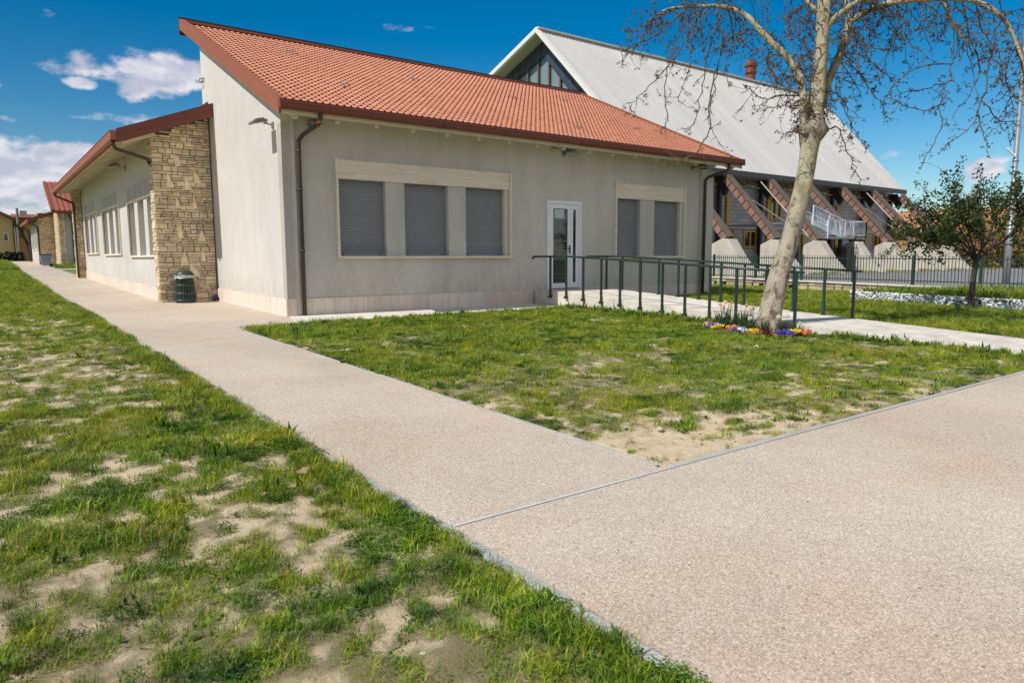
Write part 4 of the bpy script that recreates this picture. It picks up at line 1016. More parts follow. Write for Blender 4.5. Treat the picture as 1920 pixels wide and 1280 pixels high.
mb = MB(); mb.box(33.6, 35.2, 10.7, 14.2, 3.10, 3.2); mb.build('upper_landing', M['metal'], stair)
cg = thing('wire_cage', 'dark wire mesh cage beneath the stair landing', 'cage', (40.3, 9.6, .17))
mb = MB()
for x in np.arange(39.2, 41.31, .3): mb.box(x-.02, x+.02, 9.2, 9.24, .15, 1.95); mb.box(x-.02, x+.02, 10.5, 10.54, .15, 1.95)
for z in np.arange(.2, 2., .3): mb.box(39.2, 41.3, 9.19, 9.23, z, z+.03); mb.box(39.2, 39.24, 9.2, 10.5, z, z+.03); mb.box(41.28, 41.32, 9.2, 10.5, z, z+.03)
mb.build('mesh_panels', M['halldark'], cg); mb = MB(); mb.box(39.5, 41.1, 9.5, 10.3, .2, 1.75); mb.build('dark_cabinet', M['eavedark'], cg, bevel=.02)

# ------------------------------------------------------------------ car park, far grass, boundary
def flat(mb, x0, x1, y0, y1, zo, n=1):
    ys = [y0]
    while ys[-1] < y1-1e-6: ys.append(min(ys[-1]+3, y1))
    for a, b in zip(ys, ys[1:]): mb.quad((x0, a, gz(a)+zo), (x1, a, gz(a)+zo), (x1, b, gz(b)+zo), (x0, b, gz(b)+zo))
mb = MB(); flat(mb, 24.5, 110, -60, 7.4, .0); flat(mb, 59, 110, 7.4, 9.5, .0); struct(mb, 'car_park_asphalt', M['asphalt'])
mb = MB(); flat(mb, 24.5, 59, 9.2, 31, -.02); struct(mb, 'hall_forecourt', M['asphalt'])
mb = MB(); mb.box(72, 72.4, -40, 30, 0, .30); mb.box(24.6, 59, 7.25, 7.42, 0, .20); struct(mb, 'far_kerb', M['apron'])

fn = thing('metal_fence', 'dark green railing fence on a low stone wall between the lawn and the car park', 'fence', (24, 3, .05))
FXX = 24.0; Yf = [12.6-2.33*k for k in range(0, 16)]
mb = MB()
def fz(y): return .10+.018*y*.5
for a in Yf: pass
for y in Yf:
    m_ = MB(); m_.box(FXX-.045, FXX+.045, y-.045, y+.045, fz(y)-.1, fz(y)+1.13); m_.build('post', M['fence'], fn)
mb = MB()
for a, b in zip(Yf, Yf[1:]):
    mb.beam((FXX, a, fz(a)+.98), (FXX, b, fz(b)+.98), .035, .035); mb.beam((FXX, a, fz(a)+.13), (FXX, b, fz(b)+.13), .035, .035)
mb.build('rails', M['fence'], fn)
mb = MB(); y = Yf[0]-.12
while y > Yf[-1]:
    mb.box(FXX-.01, FXX+.01, y-.01, y+.01, fz(y)+.04, fz(y)+1.09); y -= .118
mb.build('bars', M['fence'], fn)
lw = thing('low_stone_wall', 'low rubble stone wall with flat coping carrying the green fence', 'wall', (24, 3, 0))
mb = MB(); y = 12.8
while y > -23:
    for z0 in (-.50, -.33, -.14): 
        w = random.uniform(.25, .6); mb.cur = tint(.2); mb.box(FXX-.20+random.uniform(-.02, .02), FXX+.18, y-w+.015, y, gz(y)+z0+.0, gz(y)+z0+.17)
    y -= w
mb.build('rubble', M['sandstone'], lw, bevel=.02)
mb = MB(); mb.prism([(FXX-.26, -23, gz(-23)+.02), (FXX+.24, -23, gz(-23)+.02), (FXX+.24, -23, gz(-23)+.08), (FXX-.26, -23, gz(-23)+.08)], (0, 36, .018*36)); mb.build('coping', M['apron'], lw)
# gabion of white pebbles
gb = thing('pebble_wall', 'low retaining wall of white and grey pebbles across the far lawn', 'wall', (15, -8, -.1))
mb = MB(); y = -3.70
rs = random.Random(3)
while y > -16:
    z = gz(y)-.06; row = 0
    while z < gz(y)+.245:
        r_ = rs.uniform(.022, .042)
        k = rs.choice((.15, .35, .7, .85, 1., 1.1, 1.15)); hue = rs.choice(((1, 1, 1), (1, .98, .93), (.80, .88, 1.), (.95, .93, .9), (.7, .82, 1.)))
        mb.cur = tuple(k*h for h in hue)
        mb.blob((14.98+rs.uniform(-.02, .02), y+rs.uniform(-.02, .02), z), r_, .25, (.9, 1.1, .85), (4, 6), rs); z += r_*1.15
    for xx in (15.04, 15.12, 15.2):
        k = rs.choice((.6, .8, 1, 1.1)); mb.cur = (k, k, k*rs.uniform(.92, 1.05)); mb.blob((xx+rs.uniform(-.02, .02), y+rs.uniform(-.02, .02), gz(y)+.215), rs.uniform(.035, .055), .25, (1, 1, .7), (4, 6), rs)
    y -= .05
mb.build('pebbles', M['pebble'], gb)
mb = MB(); mb.prism([(15.02, -16, gz(-16)-.1), (15.3, -16, gz(-16)-.1), (15.3, -16, gz(-16)+.2), (15.02, -16, gz(-16)+.2)], (0, 12.3, .018*12.3)); mb.build('core', M['rock'], gb)
# raised bed behind it
mb = MB(); ys = list(np.arange(-16, -3.5, 1.5))+[-3.5]
for a, b in zip(ys, ys[1:]):
    mb.hexa([(15.28, a, gz(a)-.3), (24.0, a, gz(a)-.3), (24.0, b, gz(b)-.3), (15.28, b, gz(b)-.3), (15.28, a, gz(a)+.16), (24.0, a, gz(a)+.0), (24.0, b, gz(b)+.0), (15.28, b, gz(b)+.16)])
struct(mb, 'raised_ground', M['soil'])

# lamp posts
def lamppost(x, y, h, heads, label, rb=.12, name='lamp_post'):
    t = thing(name, label, 'lamp post', (x, y, gz(y)), 'lamp posts in the car park')
    mb = MB(); mb.tube([(x, y, gz(y)-.1), (x, y, gz(y)+2.4), (x, y, gz(y)+2.45), (x, y, h*.6), (x, y, h)], [rb, rb*.97, rb*.78, rb*.6, rb*.42], 12); mb.tube([(x, y, 5.2), (x, y, 5.3)], rb*.85, 12); mb.build('pole', M['metal'], t, smooth=True)
    for dx, dy in heads:
        mb = MB(); mb.tube([(x, y, h-.1), (x+dx*.6, y+dy*.6, h+.05), (x+dx, y+dy, h)], .03, 6); mb.build('arm', M['metal'], t)
        mb = MB(); mb.blob((x+dx, y+dy, h-.03), .30, .02, (1, .8, .3), (5, 10)); mb.build('lamp_head', M['white'], t, smooth=True)
lamppost(31.2, -2.15, 15, [(-1.1, -.2), (1.1, .2)], 'tall grey lamp post standing in the car park near the right edge', .145)
lamppost(66, 4.9, 5.6, [(-1.0, .6), (.9, -.6)], 'distant thin lamp post with two white heads left of the small tree', .08)
lamppost(47.5, -.4, 5.3, [(0.5, -.2)], 'distant lamp post with one white head behind the small tree crown', .08)
sl_ = thing('side_lamp', 'small white spotlight clamped on the tall grey lamp post', 'lamp', (31.1, -2.1, 5.5))
mb = MB(); mb.beam((31.0, -2.15, 5.45), (30.75, -1.95, 5.75), .07, .07); mb.build('housing', M['white'], sl_)

# distant houses on the right
hs1 = thing('distant_house', 'long orange brick house with orange tiled roof beyond the car park', 'house', (86, 2, 0))
mb = MB(); mb.box(84, 96, -16, 44, 0, 4.0); mb.build('wall', M['orangewall'], hs1)
mb = MB(); mb.prism([(83.2, -17, 4.0), (90, -17, 6.9), (96.8, -17, 4.0)], (0, 62, 0)); mb.build('roof', M['orangeroof'], hs1)
for y in np.arange(-12, 40, 6.5):
    mb = MB(); mb.box(83.9, 84.02, y, y+1.2, 1.6, 3.0); mb.build('window', M['halldark'], hs1)
# ------------------------------------------------------------------ buildings at the far end of the path
B2 = thing('far_pavilion', 'distant grey pavilion with red ribbed roof and stone pier beyond the end of the wing', 'building', (2, 45, .78))
mb = MB(); mb.box(-.12, 8, 43, 43.3, .6, 4.35); mb.prism([(-.47, 43.3, .6), (-.47, 49, .7), (-.47, 49, 6.4), (-.47, 43.3, 4.35)], (.3, 0, 0)); mb.build('wall', M['wall_block'], B2)
mb = MB(); stone_face(mb, (-.47, 42.98, 0), (1, 0, 0), (0, -1, 0), .36, lambda u: 4.3, lambda u: .72, dep=.05)
stone_face(mb, (-.47, 46.6, 0), (0, -1, 0), (-1, 0, 0), 3.6, lambda u: 4.35, lambda u: .72, dep=.05); mb.build('stone_cladding', M['stone'], B2)
mb = MB(); mb.prism([(-.85, 42.3, 4.30), (-.85, 47.6, 6.62), (-.85, 47.6, 6.75), (-.85, 42.3, 4.43)], (12, 0, 0)); r2 = mb.build('roof', M['redroof'], B2)
mb = MB()
for x in np.arange(-.75, 11, .30): mb.beam((x, 42.3, 4.46), (x, 47.6, 6.78), .07, .07, up=(0, -1, 1))
mb.build('roof_ribs', M['fascia'], r2)
mb = MB(); mb.box(-.86, 11, 42.16, 42.3, 4.24, 4.40); mb.build('gutter', M['gutter'], B2)
mb = MB(); mb.prism([(-.88, 42.28, 4.2), (-.88, 47.65, 6.5), (-.88, 47.65, 6.82), (-.88, 42.28, 4.5)], (.05, 0, 0)); mb.build('verge_fascia', M['fascia'], r2)
mb = MB(); mb.tube([(.12, 42.3, 4.25), (.14, 42.5, 4.1), (.28, 42.9, 3.9), (.30, 42.93, 3.6), (.30, 42.93, .75)], .05, 8); mb.build('downpipe', M['pipe'], B2)
mb = MB(); mb.box(.56, 2.4, 42.95, 43.02, 1.6, 2.9); mb.build('window', M['shutter'], B2)
W2 = thing('far_wing', 'distant low wing with pale wall and stone end left of the far pavilion', 'building', (-1.2, 50, .9))
mb = MB(); mb.box(-1.45, -1.2, 46.9, 56, .7, 4.0); mb.build('wall', M['wall_lit'], W2)
mb = MB(); mb.box(-1.40, -.5, 46.64, 46.9, .6, 4.45); mb.build('end_wall', M['mortar'], W2)
mb = MB(); stone_face(mb, (-1.42, 46.62, 0), (1, 0, 0), (0, -1, 0), .95, lambda u: 4.1+.38*u, lambda u: .8, dep=.04); stone_face(mb, (-1.43, 46.95, 0), (0, -1, 0), (-1, 0, 0), .4, lambda u: 4.1, lambda u: .8, dep=.05); mb.build('stone_cladding', M['stone'], W2)
mb = MB(); mb.prism([(-2.0, 46.2, 3.85), (-.5, 46.2, 4.45), (-.5, 46.2, 4.62), (-2.0, 46.2, 4.02)], (0, 10.4, 0)); mb.build('roof', M['gutter'], W2)
mb = MB(); mb.box(-2.1, -2.0, 46.2, 56.6, 3.82, 3.98); mb.build('gutter', M['fascia'], W2)
mb = MB(); mb.tube([(-2.0, 46.3, 3.85), (-1.9, 46.3, 3.7), (-1.5, 46.45, 3.5), (-1.47, 46.55, 3.2), (-1.47, 46.55, .8)], .055, 8); mb.build('downpipe', M['pipe'], W2)
mb = MB(); mb.tube([(-2.0, 56, 3.85), (-1.6, 56, 3.5), (-1.55, 56, .8)], .055, 8); mb.build('downpipe', M['pipe'], W2)
for y in (47.8, 51.6):
    mb = MB(); mb.box(-1.50, -1.44, y, y+2.6, 1.9, 3.4); w_ = mb.build('window', M['trav'], W2)
    mb = MB()
    for k in range(3): mb.box(-1.52, -1.501, y+.15+k*.85, y+.15+k*.85+.6, 2.0, 3.2)
    mb.build('roller_shutter', M['shutter_pale'], w_)
YH = thing('yellow_house', 'ochre yellow house with red tiled roof at the far end of the lawn', 'house', (-4, 72, 1.04))
mb = MB(); mb.prism([(-9.5, 70, 1.), (-2.05, 70, 1.), (-2.05, 70, 4.95), (-5.5, 70, 6.8), (-9.5, 70, 4.9)], (0, .3, 0)); mb.build('gable_wall', M['yellow_pale'], YH)
mb = MB(); mb.box(-2.35, -2.06, 70.3, 84, 1., 5.); mb.box(-1.9, 2.2, 73, 73.3, 1., 5.3); mb.build('wall', M['yellow'], YH)
mb = MB(); mb.prism([(-1.55, 69.4, 4.78), (-5.5, 69.4, 6.85), (-5.5, 69.4, 7.05), (-1.55, 69.4, 4.98)], (0, 15, 0)); mb.prism([(-5.5, 69.4, 6.85), (-9.9, 69.4, 4.7), (-9.9, 69.4, 4.9), (-5.5, 69.4, 7.05)], (0, 15, 0))
mb.prism([(-2.0, 72, 5.25), (-2.0, 78, 5.85), (-2.0, 78, 6.0), (-2.0, 72, 5.4)], (4.2, 0, 0)); mb.build('roof', M['redtile'], YH)
mb = MB(); mb.box(-2.95, -2.55, 69.93, 70.0, 2.95, 3.75); w_ = mb.build('window', M['white'], YH); mb = MB(); mb.box(-2.90, -2.62, 69.91, 69.929, 3.02, 3.68); mb.build('pane', M['glass'], w_)
mb = MB(); mb.box(-1.55, -1.2, 72.93, 73.0, 3.4, 4.4); mb.build('window', M['halldark'], YH)
mb = MB(); mb.box(-1.35, -.75, 74, 74.6, 5.55, 6.15); mb.build('air_unit', M['shutter_pale'], YH)
mb = MB(); mb.tube([(-2.1, 69.9, 4.8), (-2.1, 69.9, 1.)], .06, 6); mb.build('downpipe', M['pipe'], YH)
pole = thing('wooden_pole', 'weathered grey pole standing in front of the yellow house', 'pole', (-1.75, 66, 1.04))
mb = MB(); mb.tube([(-1.95, 66, .9), (-1.85, 66, 5.9)], [.13, .10], 8); mb.build('shaft', M['wood'], pole)
hd = thing('dark_hedge', 'low dark fence and hedge at the foot of the yellow house', 'hedge', (-4, 66, 1.04))
mb = MB()
rs = random.Random(8)
for k in range(420):
    mb.cur = (.012*rs.uniform(.4, 2), .017*rs.uniform(.4, 2), .010); mb.blob((rs.uniform(-9, -1.6), 66+rs.uniform(-.3, .4), 1.0+rs.uniform(0, .85)), rs.uniform(.08, .2), .5, (1, 1, 1), (3, 5), rs)
mb.build('foliage', M['leaf'], hd)
b2_ = thing('wheelie_bin', 'grey wheeled refuse bin with blue rim at the far end of the path', 'bin', (-1.55, 41, gz(41)))
mb = MB(); z = gz(41)-.0; mb.hexa([(-1.72, 40.75, z+.06), (-1.26, 40.75, z+.06), (-1.26, 41.25, z+.06), (-1.72, 41.25, z+.06), (-1.80, 40.68, z+.74), (-1.16, 40.68, z+.74), (-1.16, 41.32, z+.74), (-1.80, 41.32, z+.74)]); mb.build('body', M['bingrey'], b2_, bevel=.02)
mb = MB(); mb.box(-1.82, -1.14, 40.66, 41.34, z+.742, z+.80); mb.build('lid', M['binblue'], b2_, bevel=.015)
for s_ in (-1.22,): mb = MB(); mb.tube([(s_, 40.72, z+.09), (s_, 41.3, z+.09)], .09, 10); mb.build('wheel', M['black'], b2_)
# ------------------------------------------------------------------ plane tree on the lawn
#D0 12.198162034686243
LIMBS={
 'trunk':[(5.92,-6.97,-0.3,0.24),(5.96,-6.96,-0.02,0.203),(6.02,-6.96,0.3,0.185),(6.16,-6.99,0.8,0.171),(6.33,-7.04,1.35,0.157),(6.48,-7.07,1.9,0.148),(6.63,-7.1,2.45,0.143),(6.73,-7.11,2.91,0.148),(6.78,-7.1,3.17,0.175),(6.81,-7.11,3.32,0.203),(6.84,-7.11,3.48,0.157),(6.91,-7.1,3.82,0.129),(6.98,-7.09,4.28,0.12),(7.04,-7.07,4.74,0.115),(7.1,-7.04,5.2,0.111),(7.25,-6.95,5.79,0.102),(7.43,-6.82,6.66,0.083),(7.58,-6.64,7.83,0.06),(7.73,-6.55,9.24,0.037),(7.84,-6.49,10.18,0.014)],
 'limb_l':[(6.63,-7.11,3.26,0.083),(6.57,-7.08,3.52,0.069),(6.59,-7.04,3.88,0.06),(6.61,-6.95,4.21,0.065),(6.58,-6.75,4.56,0.055),(6.47,-6.51,4.83,0.054),(6.39,-6.27,5.13,0.051),(6.31,-6.05,5.4,0.046),(6.19,-5.8,5.57,0.042),(5.97,-5.51,5.64,0.033),(5.74,-5.21,5.66,0.028),(5.43,-4.98,5.62,0.018),(5.14,-4.8,5.41,0.011)],
 'limb_r':[(7.02,-7.08,3.71,0.092),(7.24,-7.06,4.1,0.078),(7.38,-7.12,4.43,0.074),(7.48,-7.16,4.66,0.069),(7.59,-7.19,4.98,0.066),(7.66,-7.21,5.25,0.065)],
 'limb_ra':[(7.66,-7.21,5.23,0.055),(7.66,-7.16,5.54,0.046),(7.8,-7.04,6.24,0.037),(8.08,-6.95,7.41,0.023),(8.24,-6.9,8.55,0.009)],
 'limb_rb':[(7.66,-7.21,5.23,0.055),(7.78,-7.4,5.37,0.054),(7.98,-7.66,5.49,0.051),(8.07,-7.98,5.47,0.046),(8.28,-8.4,5.43,0.042),(8.55,-8.87,5.31,0.037),(8.64,-9.24,4.97,0.032),(8.67,-9.46,4.51,0.025),(8.67,-9.67,3.93,0.017)],
 'limb_rc':[(7.11,-7.08,5.03,0.055),(7.16,-7.22,5.21,0.048),(7.26,-7.39,5.36,0.042),(7.42,-7.62,5.5,0.037),(7.59,-8.1,5.69,0.028),(7.8,-8.72,5.95,0.018)],
 'limb_lc':[(7.18,-6.97,5.28,0.046),(7.17,-6.81,5.5,0.042),(7.12,-6.6,5.77,0.037),(7.03,-6.07,6.36,0.028),(6.89,-5.35,7.12,0.018)],
 'limb_rd':[(8.32,-8.43,5.43,0.031),(8.37,-8.5,5.24,0.028),(8.46,-8.6,4.97,0.024),(8.62,-8.76,4.68,0.017)],
 'up_l':[(7.28,-6.91,6.16,0.055),(7.27,-6.43,6.85,0.046),(7.06,-5.68,7.42,0.037),(6.61,-4.83,7.52,0.028),(6.08,-4.11,7.15,0.014)],
 'up_r':[(7.31,-6.89,6.43,0.055),(7.41,-7.42,6.8,0.046),(7.79,-8.18,6.95,0.037),(8.21,-9.06,6.58,0.028),(8.53,-9.78,5.86,0.014)],
 'up_f':[(7.45,-6.78,7.04,0.046),(6.6,-7.38,7.25,0.037),(5.8,-8.08,6.94,0.028),(5.13,-8.69,6.21,0.014)],
 'up_b':[(7.43,-6.8,6.85,0.046),(8.35,-6.06,8.01,0.037),(9.1,-5.23,8.85,0.028),(9.55,-4.59,8.71,0.014)],
}
DROOPS=[
 [(5.37,-5.52,5.55),(5.03,-5.25,5.09),(4.58,-5.02,4.85),(4.37,-4.91,4.74)],
 [(5.75,-5.34,5.64),(5.44,-5.23,5.06),(5.21,-5.15,4.49),(4.74,-5.03,4.04),(4.63,-4.88,3.83)],
 [(5.55,-5.61,5.42),(5.29,-5.51,4.9),(5.0,-5.34,4.31),(5.11,-5.32,3.59),(5.0,-5.29,3.44)],
 [(6.44,-5.39,5.58),(6.07,-5.41,4.87),(5.99,-5.39,4.29),(5.91,-5.33,3.67),(5.8,-5.23,3.53)],
 [(6.54,-5.41,5.4),(6.28,-5.53,4.83),(6.24,-5.44,4.24),(6.15,-5.44,3.62),(6.24,-5.62,3.22)],
 [(5.67,-5.87,4.41),(5.41,-5.97,3.24),(5.22,-5.63,2.89),(4.98,-5.45,3.0)],
 [(6.3,-5.76,5.6),(6.52,-5.81,5.11),(6.62,-6.04,4.78)],
 [(7.16,-6.69,3.98),(6.82,-6.53,4.02),(6.49,-6.32,3.95),(6.32,-6.1,4.2)],
 [(6.58,-7.06,3.77),(6.44,-6.91,3.71),(6.34,-6.69,3.74),(5.96,-6.65,3.63)],
 [(6.23,-7.22,3.25),(6.07,-7.21,3.2),(5.98,-7.06,3.19)],
 [(7.07,-7.16,4.85),(7.46,-7.25,4.86),(7.14,-7.38,4.0),(7.32,-7.55,3.36),(7.45,-7.76,3.01)],
 [(7.43,-7.27,4.67),(7.63,-7.45,4.31),(7.99,-7.67,3.84),(7.98,-7.84,3.49)],
 [(7.11,-7.13,3.32),(7.13,-7.39,3.36),(7.21,-7.51,2.99),(7.35,-7.61,2.69),(7.54,-7.64,2.38)],
 [(7.56,-7.34,5.1),(7.72,-7.5,4.63),(7.87,-7.7,4.36),(8.19,-7.89,4.12)],
 [(7.84,-8.61,5.27),(8.03,-8.76,4.77),(7.96,-8.8,4.08),(7.74,-8.75,3.73),(7.79,-8.79,3.22),(7.19,-8.73,2.54)],
 [(8.28,-8.69,4.32),(7.69,-8.32,4.21),(7.17,-8.11,3.73)],
 [(8.87,-8.43,4.18),(8.62,-8.2,4.08),(8.06,-7.96,3.95)],
 [(7.9,-8.79,3.64),(7.53,-8.62,3.49),(7.11,-8.2,3.71)],
 [(9.22,-8.66,4.83),(9.08,-8.76,4.15),(8.73,-8.56,3.57)],
 [(8.72,-9.15,4.79),(8.4,-9.17,3.9),(8.14,-9.09,3.28),(7.68,-8.86,2.9)],
 [(9.28,-8.8,3.81),(9.41,-9.01,3.5),(9.6,-9.21,3.42),(9.51,-9.2,3.06)],
 [(8.31,-9.08,3.44),(8.25,-9.26,3.0)],
 [(4.98,-5.38,5.42),(4.69,-5.27,5.2),(4.66,-5.06,4.94),(4.51,-5.27,4.56)],
 [(5.21,-4.71,6.37),(5.17,-4.89,5.67),(5.36,-4.93,5.23),(5.4,-5.18,4.71)],
 [(5.73,-5.69,5.54),(5.4,-5.63,5.07),(5.4,-5.59,4.54),(5.12,-5.54,3.87)],
 [(6.47,-5.95,5.46),(6.25,-5.95,5.05),(5.95,-5.92,4.64),(5.99,-5.95,4.19)],
 [(5.92,-6.38,6.52),(6.01,-6.57,5.63),(6.18,-6.58,5.15),(5.84,-6.63,4.55)],
 [(6.4,-6.79,6.33),(6.18,-6.87,5.41),(6.29,-6.9,4.91),(6.22,-7.08,4.52)],
 [(6.57,-6.1,5.21),(6.41,-5.94,5.17),(6.12,-5.76,4.98),(5.74,-5.6,4.68)],
 [(5.94,-6.86,4.66),(6.0,-6.73,4.47),(6.08,-6.84,4.12),(6.19,-6.92,4.03)],
 [(8.15,-7.94,5.5),(8.08,-7.91,5.07),(7.82,-7.84,4.61),(7.72,-7.77,4.17)],
 [(8.05,-7.63,5.51),(7.87,-7.56,5.04),(7.52,-7.49,4.55),(7.56,-7.4,4.04)],
 [(7.81,-7.12,5.3),(8.15,-7.13,5.1),(8.37,-7.32,4.9),(8.6,-7.6,4.83)],
 [(7.85,-7.97,5.79),(7.72,-8.2,5.19),(7.87,-8.11,4.81),(8.05,-8.39,4.43)],
 [(8.18,-9.01,5.2),(8.37,-9.08,4.75),(8.53,-9.28,4.32),(8.57,-9.35,3.73)],
 [(9.46,-8.58,7.09),(9.4,-8.78,5.89),(9.8,-8.93,5.04),(9.45,-9.06,4.25),(9.76,-9.11,3.74)],
 [(8.9,-9.38,4.56),(8.92,-9.47,4.09),(8.73,-9.38,3.57),(8.47,-9.35,3.13)],
 [(9.48,-8.94,5.2),(9.43,-8.82,4.83),(9.44,-9.03,4.16),(9.83,-9.2,3.83)],
 [(10.11,-9.28,6.41),(9.84,-9.2,5.51),(9.5,-9.19,4.93),(9.53,-9.3,4.3)],
 [(8.8,-8.42,7.14),(8.75,-8.41,6.2),(8.75,-8.62,5.28),(8.73,-8.85,4.62)],
 [(7.24,-7.06,6.45),(7.23,-7.26,5.52),(7.24,-7.51,4.93),(7.33,-7.4,4.45)],
 [(5.85,-5.12,5.7),(5.7,-4.9,5.49),(5.37,-4.72,5.38),(5.08,-4.39,5.31)],
 [(5.79,-5.48,7.07),(5.63,-5.4,6.25),(5.74,-5.45,5.54),(5.37,-5.54,4.81)],
 [(6.13,-5.91,6.74),(5.9,-5.77,6.02),(5.74,-5.86,5.34),(5.87,-6.06,4.78)],
 [(7.11,-6.65,4.35),(6.76,-6.6,4.35),(6.77,-6.32,4.59),(6.53,-6.3,4.92)],
 [(6.93,-7.14,4.71),(6.64,-7.07,4.59),(6.52,-6.9,4.34),(6.29,-6.96,3.99)],
 [(7.37,-7.03,4.17),(7.56,-7.22,3.89),(7.76,-7.32,3.53),(7.63,-7.31,3.22)],
 [(7.42,-7.19,4.64),(7.57,-7.36,4.67),(7.68,-7.69,4.44),(7.8,-7.74,4.09)],
 [(9.16,-9.05,5.11),(9.38,-9.13,5.26),(9.53,-9.31,5.24)],
 [(7.64,-8.48,5.75),(7.72,-8.44,5.21),(7.46,-8.45,4.82),(7.35,-8.27,4.68)],
]

def spline(pts, sub=4):
    P = [np.array(p, float) for p in pts]; out = []
    for i in range(len(P)-1):
        p0 = P[max(i-1, 0)]; p1 = P[i]; p2 = P[i+1]; p3 = P[min(i+2, len(P)-1)]
        for k in range(sub):
            t = k/sub; out.append(.5*((2*p1)+(-p0+p2)*t+(2*p0-5*p1+4*p2-p3)*t*t+(-p0+3*p1-3*p2+p3)*t**3))
    out.append(P[-1]); return out
tr = thing('plane_tree', 'leaning plane tree with mottled cream trunk and sparse budding twigs above the flower bed', 'tree', (5.95, -6.97, -.12))
rs = random.Random(21); nr2 = np.random.default_rng(5)
leaves = MB(); twigs = MB()
LC = [(.10, .085, .02), (.08, .07, .018), (.17, .15, .03), (.07, .045, .02), (.11, .065, .03), (.22, .20, .04), (.05, .035, .018), (.09, .08, .02)]
def leafbit(p, s=1.):
    n = rs.choice((2, 3, 4, 5))
    for _ in range(n):
        leaves.cur = tuple(c*rs.uniform(.7, 1.25) for c in rs.choice(LC))
        d = Vector((rs.gauss(0, 1), rs.gauss(0, 1), rs.gauss(-.1, .8))).normalized(); a = d.orthogonal().normalized(); a = (Matrix.Rotation(rs.uniform(0, 6.28), 3, d) @ a)
        L = rs.uniform(.016, .042)*s; w = L*rs.uniform(.45, .8); c = Vector(p)+d*L*.2
        n_ = d.cross(a)*L*.25
        leaves.add([c, c+d*L*.5+a*w*.5+n_, c+d*L, c+d*L*.5-a*w*.5+n_], [(0, 1, 2), (0, 2, 3)])
def sidetwig(p, d, L, r, depth):
    n = max(3, int(L/.07)); pts = [Vector(p)]; d = Vector(d).normalized()
    for k in range(n):
        d = (d+Vector((rs.gauss(0, .24), rs.gauss(0, .24), rs.gauss(-.06, .22)))).normalized(); pts.append(pts[-1]+d*L/n)
    twigs.tube(pts, [r*(1-.7*k/n) for k in range(n+1)], 4, False)
    for k in range(1, n+1):
        if rs.random() < .46: leafbit(pts[k]+Vector((rs.gauss(0, .005), rs.gauss(0, .005), rs.gauss(0, .005))), 1. if k < n else 1.25)
        if depth > 0 and rs.random() < .30: sidetwig(pts[k], d.cross(Vector((rs.gauss(0, 1), rs.gauss(0, 1), rs.gauss(0, 1)))).normalized()+d*.5, L*rs.uniform(.3, .6), r*.7, depth-1)
mb = MB(); P_ = LIMBS['trunk']; sp = spline([p[:4] for p in P_], 4)
nseg = 22
pts = [Vector(q[:3]) for q in sp]; rad = [float(q[3]) for q in sp]
mb.tube(pts, rad, nseg)
vs = np.array(mb.v); 
for i in range(len(pts)):
    for k in range(nseg):
        q = i*nseg+k; c = np.array(pts[i]); t = 2*math.pi*k/nseg
        knob = math.exp(-((pts[i].z-3.34)/.16)**2)
        w = 1+.05*math.sin(3*t+i*.35)+.05*(fbm(np.array([t*1.5+3]), np.array([pts[i].z*3.]), 3, 3)[0]-.5)*4*.6+knob*.16+knob*.55*(fbm(np.array([t*1.4+9]), np.array([pts[i].z*6.]), 8, 3)[0]-.35)+max(0, .25-(pts[i].z+.15))*.55*(1+.6*math.sin(4*t))
        vs[q] = c+(vs[q]-c)*w
mb.v = [tuple(q) for q in vs]; mb.build('trunk', M['bark'], tr, smooth=True)
hosts = []
for key, P_ in LIMBS.items():
    sp = spline(P_, 5); pts = [Vector(q[:3]) for q in sp]; rad = [max(.006, float(q[3])*rs.uniform(.94, 1.06)) for q in sp]
    if key == 'trunk':
        hosts += [(pts[i], pts[i+1]-pts[i]) for i in range(int(len(pts)*.55), len(pts)-1)]; continue
    mb = MB(); mb.tube(pts, rad, 10); mb.build('limb', M['bark'], tr, smooth=True)
    hosts += [(pts[i], pts[i+1]-pts[i]) for i in range(3, len(pts)-1)]
for dl in DROOPS:
    sp = spline(dl, 5); pts = [Vector(q)+Vector((rs.gauss(0, .018), rs.gauss(0, .018), rs.gauss(0, .012))) for q in sp]; n = len(pts)
    twigs.tube(pts, [.011*(1-.75*k/n)+.002 for k in range(n)], 5, False)
    for k in range(2, n):
        if rs.random() < .8:
            d = (pts[k]-pts[k-1]).normalized(); s_ = Vector((rs.gauss(0, 1), rs.gauss(0, 1), rs.gauss(-.1, .7))).normalized()
            sidetwig(pts[k], d*.6+s_, rs.uniform(.10, .34), .0055, 1)
        if rs.random() < .6: leafbit(pts[k])
for p, d in hosts:     # free shoots from every limb
    for _ in range(2):
        if rs.random() < .66:
            s_ = Vector((rs.gauss(0, 1), rs.gauss(0, 1), rs.gauss(.1, .8))).normalized(); d0 = (d.normalized()*.5+s_).normalized()
            L = rs.uniform(.35, 1.25) if p.z > 4.1 else rs.uniform(.12, .35); n = 8; q = p.copy(); ps = [q.copy()]; dd = d0.copy()
            for k in range(n):
                dd = (dd+Vector((rs.gauss(0, .2), rs.gauss(0, .2), rs.gauss(-.16, .15)))).normalized(); q = q+dd*L/n; ps.append(q.copy())
            twigs.tube(ps, [.008*(1-.75*k/n)+.0015 for k in range(n+1)], 4, False)
            for k in range(2, n+1):
                if rs.random() < .5: sidetwig(ps[k], dd+Vector((rs.gauss(0, 1), rs.gauss(0, 1), rs.gauss(-.2, 1))), rs.uniform(.1, .35), .0048, 1)
                if rs.random() < .4: leafbit(ps[k])
kb = [(6.83, -7.1, 3.36)]
M['twig'] = simple('twig_bark', (.10, .075, .055), .85, .3, 6)
twigs.build('twigs', M['twig'], tr)
leaves.build('leaf_buds', M['leaf'], tr)

